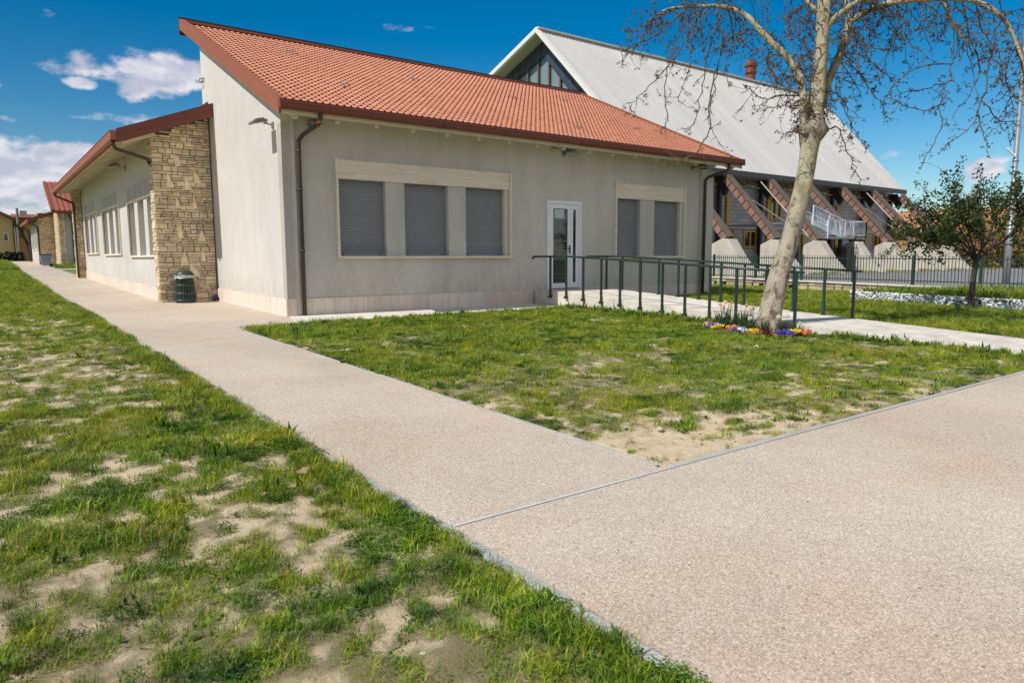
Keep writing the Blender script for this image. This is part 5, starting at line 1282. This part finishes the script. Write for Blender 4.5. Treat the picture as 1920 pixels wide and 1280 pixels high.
# ------------------------------------------------------------------ small leafy tree before the pebble wall
def leafy(name, label, cat, x, y, h, th, cr, n_leaf, cols, seed, parent=None, lsz=.045, group=None, squash=.8, trunk_r=.10):
    rs = random.Random(seed); z0 = gz(y)-.03; t = thing(name, label, cat, (x, y, z0), group)
    mb = MB(); top = Vector((x+.08, y-.03, z0+th)); mb.tube([(x, y, z0-.1), (x+.01, y, z0+.15), (x+.05, y, z0+th*.6), tuple(top)], [trunk_r*1.35, trunk_r, trunk_r*.85, trunk_r*.9], 10); mb.build('trunk', M['deadbark2'], t, smooth=True)
    br = MB(); lf = MB(); ends = []
    def grow(p, d, L, r, dep):
        n = 5; pts = [p.copy()]; 
        for k in range(n):
            d = (d+Vector((rs.gauss(0, .13), rs.gauss(0, .13), rs.gauss(.03, .1)))).normalized(); p = p+d*L/n; pts.append(p.copy())
            if dep <= 1: ends.append((p.copy(), d.copy()))
        br.tube(pts, [r*(1-.5*k/n) for k in range(n+1)], 5, False)
        if dep > 0:
            for _ in range(rs.choice((3, 4))):
                s_ = Vector((rs.gauss(0, 1), rs.gauss(0, 1), rs.gauss(0, .7))).normalized(); grow(pts[rs.randint(2, n)], (d*.8+s_*.75).normalized(), L*rs.uniform(.55, .85), r*.55, dep-1)
    H = h-th; 
    for k in range(9):
        a = 2*math.pi*k/9+rs.uniform(-.3, .3); e = rs.uniform(.42, 1.4)
        grow(top.copy()-Vector((0, 0, rs.uniform(0, .15))), Vector((math.cos(a)*math.cos(e)*cr/H*1.5, math.sin(a)*math.cos(e)*cr/H*1.5, math.sin(e))).normalized(), (H*.44)*(.7+.5*math.sin(e)), trunk_r*.42, 2)
    br.build('branches', M['deadbark2'], t)
    for _ in range(n_leaf):
        p, d = rs.choice(ends); lf.cur = tuple(c*rs.uniform(.6, 1.35) for c in rs.choice(cols))
        p = p+Vector((rs.gauss(0, .055), rs.gauss(0, .055), rs.gauss(0, .055))); d = Vector((rs.gauss(0, 1), rs.gauss(0, 1), rs.gauss(0, .8))).normalized(); a = d.orthogonal().normalized(); a = Matrix.Rotation(rs.uniform(0, 6.28), 3, d) @ a
        L = lsz*rs.uniform(.7, 1.5); w = L*.6; nn_ = d.cross(a)*L*.2; lf.add([p, p+d*L*.5+a*w*.5+nn_, p+d*L, p+d*L*.5-a*w*.5+nn_], [(0, 1, 2), (0, 2, 3)])
    lf.build('crown', M['leaf'], t); return t
M['deadbark2'] = simple('dark_grey_bark', (.075, .06, .05), .9, .3, 8, .5, 40)
leafy('small_tree', 'young round-headed tree with dark green leaves in front of the white pebble wall', 'tree', 14.72, -6.85, 4.0, 1.3, 2.1, 7600, [(.045, .075, .018), (.06, .10, .022), (.09, .13, .028), (.03, .05, .015)], 5, lsz=.072, trunk_r=.075)
# hedge-like trees beyond the car park
def bush(name, label, cat, x, y, z0, rx, ry, rz_, n, cols, seed, sz=.16, group=None):
    rs = random.Random(seed); t = thing(name, label, cat, (x, y, z0), group); lf = MB()
    bl = [(rs.uniform(-.75, .75)*rx, rs.uniform(-.6, .6)*ry, rs.uniform(.1, .75)*rz_, rs.uniform(.35, .6)) for _ in range(14)]
    for _ in range(n):
        b = rs.choice(bl); u = Vector((rs.gauss(0, 1), rs.gauss(0, 1), rs.gauss(0, 1))).normalized()*rs.uniform(.6, 1.05)*b[3]
        p = Vector((x+b[0]+u.x*rx, y+b[1]+u.y*ry, z0+max(.02, b[2]+u.z*rz_*.6))); lf.cur = tuple(c*rs.uniform(.55, 1.4) for c in rs.choice(cols))
        d = Vector((rs.gauss(0, 1), rs.gauss(0, 1), rs.gauss(0, 1))).normalized(); a = d.orthogonal().normalized(); L = sz*rs.uniform(.6, 1.4)
        lf.add([p, p+d*L*.5+a*L*.4, p+d*L, p+d*L*.5-a*L*.4], [(0, 1, 2), (0, 2, 3)])
    lf.build('crown', M['leaf'], t)
    mb = MB(); mb.tube([(x, y, z0-.1), (x, y, z0+rz_*.6)], [.12, .06], 6); mb.build('trunk', M['deadbark2'], t)
GRN = [(.035, .055, .02), (.05, .08, .02), (.10, .12, .03), (.13, .12, .03)]; OLV = [(.20, .17, .05), (.26, .20, .06), (.15, .14, .045), (.28, .17, .07)]
spots = [(63, 10.8, 2.6, 3.4, 4.6, OLV, 'olive yellow bushy tree beyond the last hall strut'), (70, 9.5, 3, 3.5, 4.2, OLV, 'wide olive brown bushy tree behind the small tree, left side'), (73.5, 4.5, 3, 3.2, 3.4, GRN, 'low dark green bush beyond the far kerb behind the small tree'),
         (76, -1.5, 3, 3.5, 4.3, OLV, 'olive brown bushy tree behind the small tree, right side'), (66, -6.5, 3, 3.0, 3.9, GRN, 'dark green bushy tree just left of the tall lamp post base'), (62, -11.0, 3, 3.2, 4.6, GRN, 'dark green bushy tree right of the tall lamp post'), (60, -16, 3, 3.4, 5, GRN, 'dark green bushy tree at the right edge of the frame')]
for k, (x, y, a, b, c, cs, lb) in enumerate(spots): bush('bushy_tree', lb, 'tree', x, y, gz(y), a, b, c, 4200, cs, 40+k, .24, 'trees beyond the car park')
# far bare trees
for k, (x, y, h, lb) in enumerate(((88, 21, 9.5, 'bare grey tree close behind the last hall strut'), (94, 17.5, 8.4, 'thin bare tree behind the orange house roof'), (98, 12, 9.2, 'tall bare tree standing in the middle behind the orange roof'), (95, 8, 8.2, 'short bare tree behind the roof nearest the small tree'))):
    t = thing('bare_tree', lb, 'tree', (x, y, gz(y)), 'bare trees behind the orange house'); rs = random.Random(60+k); br = MB()
    def gr(p, d, L, r, dep):
        pts = [p.copy()]
        for q in range(4): d = (d+Vector((rs.gauss(0, .12), rs.gauss(0, .12), rs.gauss(.05, .08)))).normalized(); p = p+d*L/4; pts.append(p.copy())
        br.tube(pts, [r*(1-.45*q/4) for q in range(5)], 4, False)
        if dep > 0:
            for _ in range(4): gr(pts[rs.randint(1, 4)], (d+Vector((rs.gauss(0, .5), rs.gauss(0, .5), rs.gauss(.3, .3)))).normalized(), L*rs.uniform(.5, .75), r*.55, dep-1)
    gr(Vector((x, y, gz(y))), Vector((0, 0, 1)), h*.45, .16, 4)
    br.build('branches', simple('pale_bark', (.30, .24, .20), .9, .2, 2), t)
# pollarded dark tree at the far left
dt = thing('pollarded_tree', 'leafless pollarded dark tree in front of the yellow house wall', 'tree', (-1.0, 64, 1.04))
mb = MB(); mb.tube([(-1.15, 64, .9), (-1.2, 64, 2.1), (-1.3, 64, 2.5)], [.26, .22, .2], 8); mb.build('trunk', M['deadbark'], dt)
mb = MB()
for pts in ([(-1.3, 64, 2.4), (-1.6, 64, 3.2), (-1.9, 64, 4.1), (-2.3, 64, 4.5)], [(-1.25, 64, 2.3), (-1.05, 64, 3.2), (-1.0, 64, 4.4)], [(-1.2, 64, 2.1), (-.7, 64, 2.4), (-.6, 64, 2.9)], [(-1.9, 64, 4.1), (-1.75, 64, 4.6)], [(-1.05, 64, 3.2), (-.85, 64, 4.0)]): mb.tube(pts, [.15]+[.12]*(len(pts)-2)+[.08], 7)
mb.build('branches', M['deadbark'], dt)

# ------------------------------------------------------------------ flower bed round the plane tree
mb = MB(); n = 28; ctr = Vector((5.62, -6.9, 0)); vs = [(ctr.x, ctr.y, gz(ctr.y)+.0)]
for k in range(n):
    a = 2*math.pi*k/n; r_ = 1+.08*math.sin(3*a)+.05*math.sin(7*a); x_ = ctr.x+.42*r_*math.cos(a)+.12; y_ = ctr.y+.86*r_*math.sin(a); vs.append((min(x_, 6.3), y_, gz(y_)-.022))
mb.add(vs, [(0, 1+k, 1+(k+1) % n) for k in range(n)]); struct(mb, 'flower_bed_soil', M['soilbed'])
rs = random.Random(31)
def pansy(x, y, cols, label, r=.10, nf=13):
    z = gz(y); t = thing('pansy_plant', label, 'flowers', (x, y, z), 'bedding plants under the plane tree')
    lf = MB()
    for _ in range(70):
        a = rs.uniform(0, 6.28); q = rs.uniform(0, r*1.1); p = Vector((x+q*math.cos(a), y+q*math.sin(a), z+rs.uniform(0, .055))); d = Vector((math.cos(a)*.8, math.sin(a)*.8, rs.uniform(.1, .9))).normalized(); s_ = d.cross(Vector((0, 0, 1))).normalized(); L = rs.uniform(.025, .05)
        k = rs.uniform(.6, 1.4); lf.cur = (.035*k, .08*k, .02*k); lf.add([p, p+d*L*.5+s_*L*.3, p+d*L, p+d*L*.5-s_*L*.3], [(0, 1, 2, 3)])
    lf.build('leaves', M['leaf'], t)
    fl = MB()
    for _ in range(nf):
        a = rs.uniform(0, 6.28); q = r*math.sqrt(rs.random()); c = Vector((x+q*math.cos(a), y+q*math.sin(a), z+.06+rs.uniform(0, .045)))
        nv_ = Vector((-.35+rs.gauss(0, .3), -.75+rs.gauss(0, .3), .75)).normalized(); u_ = nv_.orthogonal().normalized(); v_ = nv_.cross(u_); R_ = rs.uniform(.024, .032); col_ = rs.choice(cols)
        for k in range(5):
            b_ = 2*math.pi*k/5+rs.uniform(-.1, .1); e = u_*math.cos(b_)+v_*math.sin(b_); g_ = nv_.cross(e); kk = rs.uniform(.8, 1.15); fl.cur = tuple(min(.9, q_*kk) for q_ in col_)
            p1 = c+e*R_*1.05+nv_*.003*k; fl.add([c+nv_*.001*k, c+e*R_*.55+g_*R_*.55+nv_*.002*k, p1+g_*R_*.25, p1-g_*R_*.25, c+e*R_*.55-g_*R_*.55+nv_*.002*k], [(0, 1, 2, 3, 4)])
        fl.cur = (.03, .015, .02); fl.blob(c+nv_*.010, R_*.28, .1, (1, 1, 1), (3, 5), rs)
    fl.build('blooms', M['petal'], t)
YEL, BLU, ORG, WHT, DRK = [(.85, .62, .02), (.8, .55, .02)], [(.06, .06, .42), (.10, .10, .5)], [(.75, .25, .05), (.8, .35, .12)], [(.8, .78, .8)], [(.10, .01, .02), (.35, .05, .03), (.05, .01, .02)]
for (x, y, c, lb) in ((5.46, -6.12, YEL, 'yellow pansies at the far left end of the flower bed'), (5.37, -6.22, BLU+[(.35, .4, .7)], 'pale blue pansies tucked between the two leftmost yellow clumps'), (5.33, -6.42, YEL, 'round yellow pansy clump second from the left end'),
                      (5.38, -6.66, ORG, 'orange pansies beside the big blue clump'), (5.35, -6.84, BLU, 'large deep blue pansy clump left of the tree foot'), (5.25, -6.99, WHT, 'small white pansies between the blue and middle yellow clumps'), (5.22, -7.16, YEL, 'yellow pansy clump in front of the tree foot'),
                      (5.33, -7.42, DRK, 'dark red pansies right of the tree foot'), (5.42, -7.60, BLU, 'blue violet pansies near the right end of the bed'), (5.66, -7.60, YEL, 'bright yellow pansies right of the tree by the black post'), (5.72, -7.72, ORG, 'orange red pansies at the right end of the bed'), (5.62, -6.02, DRK, 'dark maroon pansies behind the leftmost yellow clump')):
    pansy(x+rs.uniform(-.06, .05), y+rs.uniform(-.04, .04), c, lb, .10 if c is WHT else .10+.05*rs.random(), 9 if c is WHT else rs.randint(14, 28))
def daffodil(x, y, heads, col_, label, h=.30, nl=16):
    z = gz(y); t = thing('daffodil_clump', label, 'flowers', (x, y, z), 'daffodils under the plane tree'); lf = MB()
    for _ in range(nl):
        a = rs.uniform(0, 6.28); q = rs.uniform(0, .11); p = Vector((x+q*math.cos(a), y+q*math.sin(a), z-.02)); d = Vector((math.cos(a)*rs.uniform(.05, .5), math.sin(a)*rs.uniform(.05, .5), 1)).normalized(); L = h*rs.uniform(.65, 1.05); s_ = Vector((math.sin(a), -math.cos(a), 0))*.0085; k = rs.uniform(.7, 1.3); lf.cur = (.05*k, .10*k, .035*k)
        m1 = p+d*L*.5; e1 = p+d*L+Vector((math.cos(a), math.sin(a), -.4))*L*rs.uniform(.0, .2); lf.add([p-s_, p+s_, m1+s_, m1-s_, e1], [(0, 1, 2, 3), (3, 2, 4)])
    fl = MB()
    for k in range(heads):
        a = rs.uniform(0, 6.28); q = rs.uniform(0, .09); tp = Vector((x+q*math.cos(a), y+q*math.sin(a), z+h*rs.uniform(.85, 1.1))); lf.cur = (.06, .11, .03); lf.tube([(x, y, z), tp*.5+Vector((x, y, z+h*.1))*.5, tp], .004, 4, False)
        nv_ = Vector((rs.gauss(-.4, .4), rs.gauss(-.8, .3), .2)).normalized(); u_ = nv_.orthogonal().normalized(); v_ = nv_.cross(u_); R_ = .046
        for j in range(6):
            b_ = 2*math.pi*j/6; e = u_*math.cos(b_)+v_*math.sin(b_); g_ = nv_.cross(e); fl.cur = col_; fl.add([tp, tp+e*R_*.5+g_*R_*.3+nv_*.001*j, tp+e*R_+nv_*.001*j, tp+e*R_*.5-g_*R_*.3+nv_*.001*j], [(0, 1, 2, 3)])
        fl.cur = (.8, .55, .05); fl.tube([tp, tp+nv_*.022], [.010, .015], 7)
    lf.build('leaves', M['leaf'], t); fl.build('blooms', M['petal'], t)
WH = (.82, .80, .68); PY = (.80, .62, .30)
for (x, y, hd_, c, h, lb) in ((5.95, -6.02, 3, PY, .36, 'tall pale yellow daffodils at the left of the bed against the ramp'), (5.85, -6.22, 3, PY, .36, 'peach yellow daffodils beside the second ramp post'), (5.62, -6.30, 1, WH, .22, 'single short white daffodil behind the yellow pansies'), (5.95, -6.42, 1, PY, .38, 'tallest lone daffodil left of the near ramp post'),
                              (5.75, -6.62, 0, WH, .32, 'clump of daffodil leaves without blooms left of the trunk'), (5.62, -6.80, 1, WH, .24, 'white daffodil just left of the tree foot'), (5.95, -6.62, 2, PY, .33, 'yellow daffodils close behind the trunk left side'), (5.55, -7.12, 2, WH, .26, 'white daffodils directly before the trunk'),
                              (5.72, -7.38, 3, WH, .26, 'white daffodils with yellow cups right of the trunk'), (5.85, -7.60, 1, WH, .20, 'small white daffodil next to the thick black post')):
    daffodil(x, y, hd_, c, lb, h*1.15, 46)

# ------------------------------------------------------------------ stones and clods
def pebble(name, x, y, r, label, mat='rock', cat='stone', sz=(1, .8, .6), seed=0):
    rs = random.Random(seed); mb = MB(); mb.blob((x, y, gz(y)+r*.3), r, .3, sz, (5, 7), rs); o = mb.build(name, M[mat]); tag(o, label, cat, 'loose stones in the grass'); return o
for k, a in enumerate(((-3.36, -9.86, .05, 'brown dry clod at the edge of the near left lawn', 'clod', 'clod'), (3.99, -8.07, .05, 'pale stone in the grass before the flower bed', 'rock', 'stone'), (.55, -9.3, .035, 'small buff stone near the bare corner of the right lawn', 'rock', 'stone'), (-.72, -10.4, .03, 'small stone on the bare soil at the lawn corner', 'rock', 'stone'),
                       (-3.75, -12.0, .016, 'small white stone on the bare patch near the bottom kerb', 'rock', 'stone'))):
    pebble('clod' if a[5] == 'clod' else 'stone', a[0], a[1], a[2], a[3], a[4], a[5], seed=k)
cr_ = MB(); rs = random.Random(77)
for _ in range(9000):
    if rs.random() < .7: x, y = rs.uniform(-8, -3.2), -13.5+rs.random()**1.6*8
    else: x, y = rs.uniform(-1.3, 5), rs.uniform(KY+.05, -8)
    if rs.random() < float(veg_density(np.array([x]), np.array([y]))[0])*.9: continue
    k = rs.uniform(.45, 1.35); cr_.cur = (k, k*.97, k*.92); r_ = rs.choice((.003, .004, .006, .008, .012)); cr_.blob((x, y, gz(y)-.018+r_*.2), r_, .35, (1, 1, .7), (3, 5), rs)
o = cr_.build('loose_crumbs', M['rock']); tag(o, 'small crumbs of dry earth scattered over the bare patches', 'soil crumbs', kind='stuff')

# ------------------------------------------------------------------ grass tufts (instanced on points, one object per lawn)
protos = []
def tuft(kind, seed):
    rs = random.Random(seed); mb = MB()
    nb, H, W, spread = {'fine': (34, .050, .0026, .045), 'long': (26, .08, .0028, .035), 'low': (40, .028, .0028, .055), 'clover': (26, .022, .012, .055), 'dry': (12, .035, .0022, .05), 'broad': (16, .035, .009, .045), 'weed': (12, .07, .009, .06)}[kind]
    for _ in range(nb):
        a = rs.uniform(0, 6.28); q = spread*math.sqrt(rs.random()); x, y = q*math.cos(a), q*math.sin(a); h = H*rs.uniform(.5, 1.25); b = rs.uniform(0, 6.28); lean = rs.uniform(.1, .9); dx, dy = math.cos(b)*lean, math.sin(b)*lean
        k = rs.uniform(.5, 1.4)
        if kind == 'dry': c = (.60*k, .47*k, .24*k)
        elif kind in ('clover', 'broad', 'weed'): c = (.10*k, .19*k, .018*k)
        elif rs.random() < .10: c = (.50*k, .42*k, .14*k)
        else: g_ = rs.random(); c = ((.20+.17*g_)*k, (.32+.11*g_)*k, (.014+.010*g_)*k)
        mb.cur = c
        s_ = Vector((-dy, dx, 0)); s_ = s_.normalized()*W/2
        p = Vector((x, y, -.012)); m1 = Vector((x+dx*h*.25, y+dy*h*.25, h*.55)); e = Vector((x+dx*h*.9, y+dy*h*.9, h*(1-.35*lean)))
        if kind == 'clover':
            c0 = Vector((x, y, h)); mb.add([c0, c0+Vector((W*.6*math.cos(b), W*.6*math.sin(b), .003)), c0+Vector((W*math.cos(b+.6), W*math.sin(b+.6), .002)), c0+Vector((W*.6*math.cos(b+1.2), W*.6*math.sin(b+1.2), .003))], [(0, 1, 2, 3)]); mb.add([c0, c0-Vector((W*.6*math.cos(b), W*.6*math.sin(b), -.003)), c0-Vector((W*math.cos(b+.6), W*math.sin(b+.6), -.002)), c0-Vector((W*.6*math.cos(b+1.2), W*.6*math.sin(b+1.2), -.003))], [(0, 1, 2, 3)])
        else:
            w1 = 1.0 if kind not in ('broad', 'weed') else 1.5
            mb.add([p-s_*.8, p+s_*.8, m1+s_*w1, m1-s_*w1, e], [(0, 1, 2, 3), (3, 2, 4)])
    me = bpy.data.meshes.new('tuft_'+kind); me.from_pydata(mb.v, [], mb.f); me.materials.append(M['grass'])
    ca = me.color_attributes.new('col', 'FLOAT_COLOR', 'POINT'); ca.data.foreach_set('color', np.hstack([np.array(mb.c, dtype=np.float32), np.ones((len(mb.v), 1), np.float32)]).ravel())
    return bpy.data.objects.new('tuft_'+kind, me)
KINDS = ['fine', 'fine', 'long', 'low', 'clover', 'dry', 'broad', 'weed']
protos = [tuft(k, 100+i) for i, k in enumerate(KINDS)]
def gn_tree():
    g = bpy.data.node_groups.new('grass_scatter', 'GeometryNodeTree')
    g.interface.new_socket('Geometry', in_out='INPUT', socket_type='NodeSocketGeometry'); g.interface.new_socket('Geometry', in_out='OUTPUT', socket_type='NodeSocketGeometry')
    n = g.nodes; l = g.links; gi = n.new('NodeGroupInput'); go = n.new('NodeGroupOutput'); iop = n.new('GeometryNodeInstanceOnPoints'); jn = n.new('GeometryNodeJoinGeometry')
    for o in reversed(protos):
        oi = n.new('GeometryNodeObjectInfo'); oi.inputs['Object'].default_value = o; oi.inputs['As Instance'].default_value = True; l.new(oi.outputs['Geometry'], jn.inputs[0])
    def attr(nm, tp):
        a = n.new('GeometryNodeInputNamedAttribute'); a.data_type = tp; a.inputs[0].default_value = nm; return a.outputs[0]
    l.new(gi.outputs[0], iop.inputs['Points']); l.new(jn.outputs[0], iop.inputs['Instance']); iop.inputs['Pick Instance'].default_value = True
    l.new(attr('idx', 'INT'), iop.inputs['Instance Index']); l.new(attr('rot', 'FLOAT_VECTOR'), iop.inputs['Rotation']); l.new(attr('scl', 'FLOAT'), iop.inputs['Scale']); l.new(iop.outputs[0], go.inputs[0]); return g
GT = gn_tree()
def scatter(name, label, xs, ys, scl, idx):
    n = len(xs); me = bpy.data.meshes.new(name); zs = gza(ys)-.024-np.where(ys > -3.6, .036*np.clip(xs-13.8, 0, 10.1), 0)*(xs < 24)
    me.vertices.add(n); me.vertices.foreach_set('co', np.stack([xs, ys, zs], 1).astype(np.float32).ravel())
    a = me.attributes.new('scl', 'FLOAT', 'POINT'); a.data.foreach_set('value', scl.astype(np.float32)); a = me.attributes.new('idx', 'INT', 'POINT'); a.data.foreach_set('value', idx.astype(np.int32))
    a = me.attributes.new('rot', 'FLOAT_VECTOR', 'POINT'); rot = np.stack([rng.normal(0, .12, n), rng.normal(0, .12, n), rng.uniform(0, 6.28, n)], 1).astype(np.float32); a.data.foreach_set('vector', rot.ravel())
    o = bpy.data.objects.new(name, me); COL.objects.link(o); md = o.modifiers.new('scatter', 'NODES'); md.node_group = GT; tag(o, label, 'grass', kind='stuff'); return o
def field(x0, x1, y0, y1, per_m2, scale=1., probs=(.30, .22, .10, .16, .12, .04, .05, .01), dpow=1.5, hide=None):
    n = int((x1-x0)*(y1-y0)*per_m2); x = rng.uniform(x0, x1, n); y = rng.uniform(y0, y1, n); d = veg_density(x, y)
    keep = (rng.random(n) < np.clip(d, 0, 1)**dpow) | (rng.random(n) < .07)
    if hide is not None: keep &= ~hide(x, y)
    x, y, d = x[keep], y[keep], d[keep]; n = len(x); pr = np.array(probs)/sum(probs); idx = rng.choice(len(KINDS), n, p=pr)
    # clumps of one kind where a slow noise says so
    idx = np.where((d < .25) & (rng.random(n) < .7), rng.choice([3, 5, 5, 4], n), idx)
    cl_ = vnoise(x*2.3, y*2.3, 90); idx = np.where((cl_ > .74) & (rng.random(n) < .75), 4, idx); idx = np.where((cl_ < .2) & (rng.random(n) < .45), 2, idx)
    s = scale*(.55+.75*d)*rng.uniform(.65, 1.25, n)*(.75+.6*fbm(x*.9, y*.9, 120, 3)); return x, y, s, idx
def cat(*fs): return [np.concatenate([f_[i] for f_ in fs]) for i in range(4)]
A = [field(-7.2, PX0-.10, -14.2, -10.2, 1250, .70), field(-8.5, PX0-.10, -10.2, -6.5, 900, .82), field(-9.5, PX0-.10, -6.5, 0, 560, .80), field(-12, PX0-.10, 0, 12, 260, 1.15, (.4, .2, .2, .1, .05, .01, .04, 0)), field(-16, PX0-.10, 12, 31, 80, 1.7, (.4, .2, .2, .1, .05, .01, .04, 0)), field(-22, PX0-.1, 32.8, 60, 16, 3.2, (.4, .2, .2, .1, .05, .01, .04, 0)),
     field(PX0-.16, PX0+.005, -14, 6, 1100, .95, dpow=.7), field(PX0-.02, PX0+.045, -13.8, 5, 420, .8, dpow=1.4), field(-14, -7.2, -14.2, -8, 160, 1.2)]
scatter('near_lawn_grass', 'patchy grass with bare soil left of the long path', *cat(*A))
bed = lambda x, y: (((x-5.72)/.46)**2+((y+6.9)/.84)**2 < 1) | (x > 6.25)
B = [field(PX1+.03, 6.28, KY+.03, -7.5, 620, .85, hide=bed), field(PX1+.03, 6.28, -7.5, -3.5, 560, 1.0, hide=bed, dpow=1.), field(PX1+.03, 6.28, -3.5, -1.42, 520, 1.1, hide=bed, dpow=.9), field(PX1+.0, PX1+.12, KY, -1.9, 500, .8, dpow=1.2), field(-.4, 6.3, -1.62, -1.38, 240, 1.2, (.2, .2, .3, .05, .02, .03, .05, .15), dpow=.6),
     field(6.0, 6.33, -5.9, -1.5, 420, 1.5, (.2, .2, .35, .02, .02, .02, .1, .25), dpow=.6), field(6.0, 6.33, KY, -7.9, 380, 1.3, (.2, .2, .3, .05, .02, .03, .1, .2), dpow=.6)]
scatter('front_lawn_grass', 'thicker turf between the pavilion, the ramp and the two paths', *cat(*B))
C_ = [field(8.30, 14.9, -12, 0, 190, 1.35, (.4, .2, .2, .1, .05, .01, .04, 0), dpow=.6), field(8.3, 24, 0, 13, 70, 1.6, (.4, .2, .25, .1, .05, 0, 0, 0), dpow=.5, hide=lambda x, y: (x < 13.6) & (y > -.8)), field(14.9, 23.7, -3.5, 0, 110, 1.5, (.4, .2, .25, .1, .05, 0, 0, 0), dpow=.5), field(8.3, 13.7, -1.5, -.8, 190, 1.1, dpow=.6)]
C_ = cat(*C_)
scatter('side_lawn_grass', 'green lawn right of the ramp reaching the low stone wall', *C_)
# rough growth on the raised strip
D_ = field(15.3, 23.7, -15.5, -3.6, 75, 2.1, (.25, .1, .35, .05, .02, .08, .1, .12), dpow=.4)
od = scatter('rough_grass', 'tall rough grass and weeds on the raised strip behind the pebble wall', *D_)
co = np.empty(len(od.data.vertices)*3, np.float32); od.data.vertices.foreach_get('co', co); co = co.reshape(-1, 3); co[:, 2] += .02+.16*(1-(co[:, 0]-15.28)/8.72); od.data.vertices.foreach_set('co', co.ravel())
E_ = field(28, 59, 7.45, 8.6, 30, 2.2, (.4, .2, .3, .1, 0, 0, 0, 0), dpow=.2); scatter('strip_grass', 'grass strip at the feet of the hall buttresses', *E_)
F_ = field(-.9, 3, 37, 42.8, 30, 2.6, (.4, .2, .3, .1, 0, 0, 0, 0), dpow=.2); scatter('far_lawn_grass', 'small grass patch beside the path before the far pavilion', *F_)

# ------------------------------------------------------------------ fallen leaves and path litter
rs = random.Random(91); lf = MB(); tw = MB()
def dead(x, y, z, L):
    k = rs.uniform(.6, 1.3); lf.cur = rs.choice(((.30*k, .19*k, .10*k), (.42*k, .30*k, .18*k), (.20*k, .12*k, .07*k)))
    a = rs.uniform(0, 6.28); d = Vector((math.cos(a), math.sin(a), rs.uniform(-.1, .3))); s_ = Vector((-math.sin(a), math.cos(a), rs.uniform(-.3, .3))); c = Vector((x, y, z+L*.12))
    q = [c-d*L*.5, c-d*L*.1+s_*L*.3+Vector((0, 0, L*.12)), c+d*L*.5+Vector((0, 0, L*.1)), c-d*L*.05-s_*L*.28+Vector((0, 0, L*.15)), c]
    lf.add(q, [(0, 1, 4), (1, 2, 4), (2, 3, 4), (3, 0, 4)])
for _ in range(150):
    x, y = rs.uniform(-8, -3.2), -13.5+rs.random()**1.4*9; dead(x, y, gz(y)+rs.uniform(-.01, .02), rs.uniform(.02, .05))
for _ in range(70):
    x, y = rs.uniform(-1.3, 6), rs.uniform(KY, -3); dead(x, y, gz(y)+rs.uniform(-.01, .02), rs.uniform(.02, .045))
for _ in range(26):
    x, y = rs.choice((rs.uniform(-3, -1.5), rs.uniform(-2.8, 9))), 0; y = rs.uniform(-10, 2) if x < -1.45 else rs.uniform(-15, KY-.1); dead(x, y, gz(y)+.003, rs.uniform(.012, .026))
o = lf.build('fallen_leaves', M['leaf']); tag(o, 'scattered dry brown leaf scraps on the lawns and paths', 'leaves', kind='stuff')
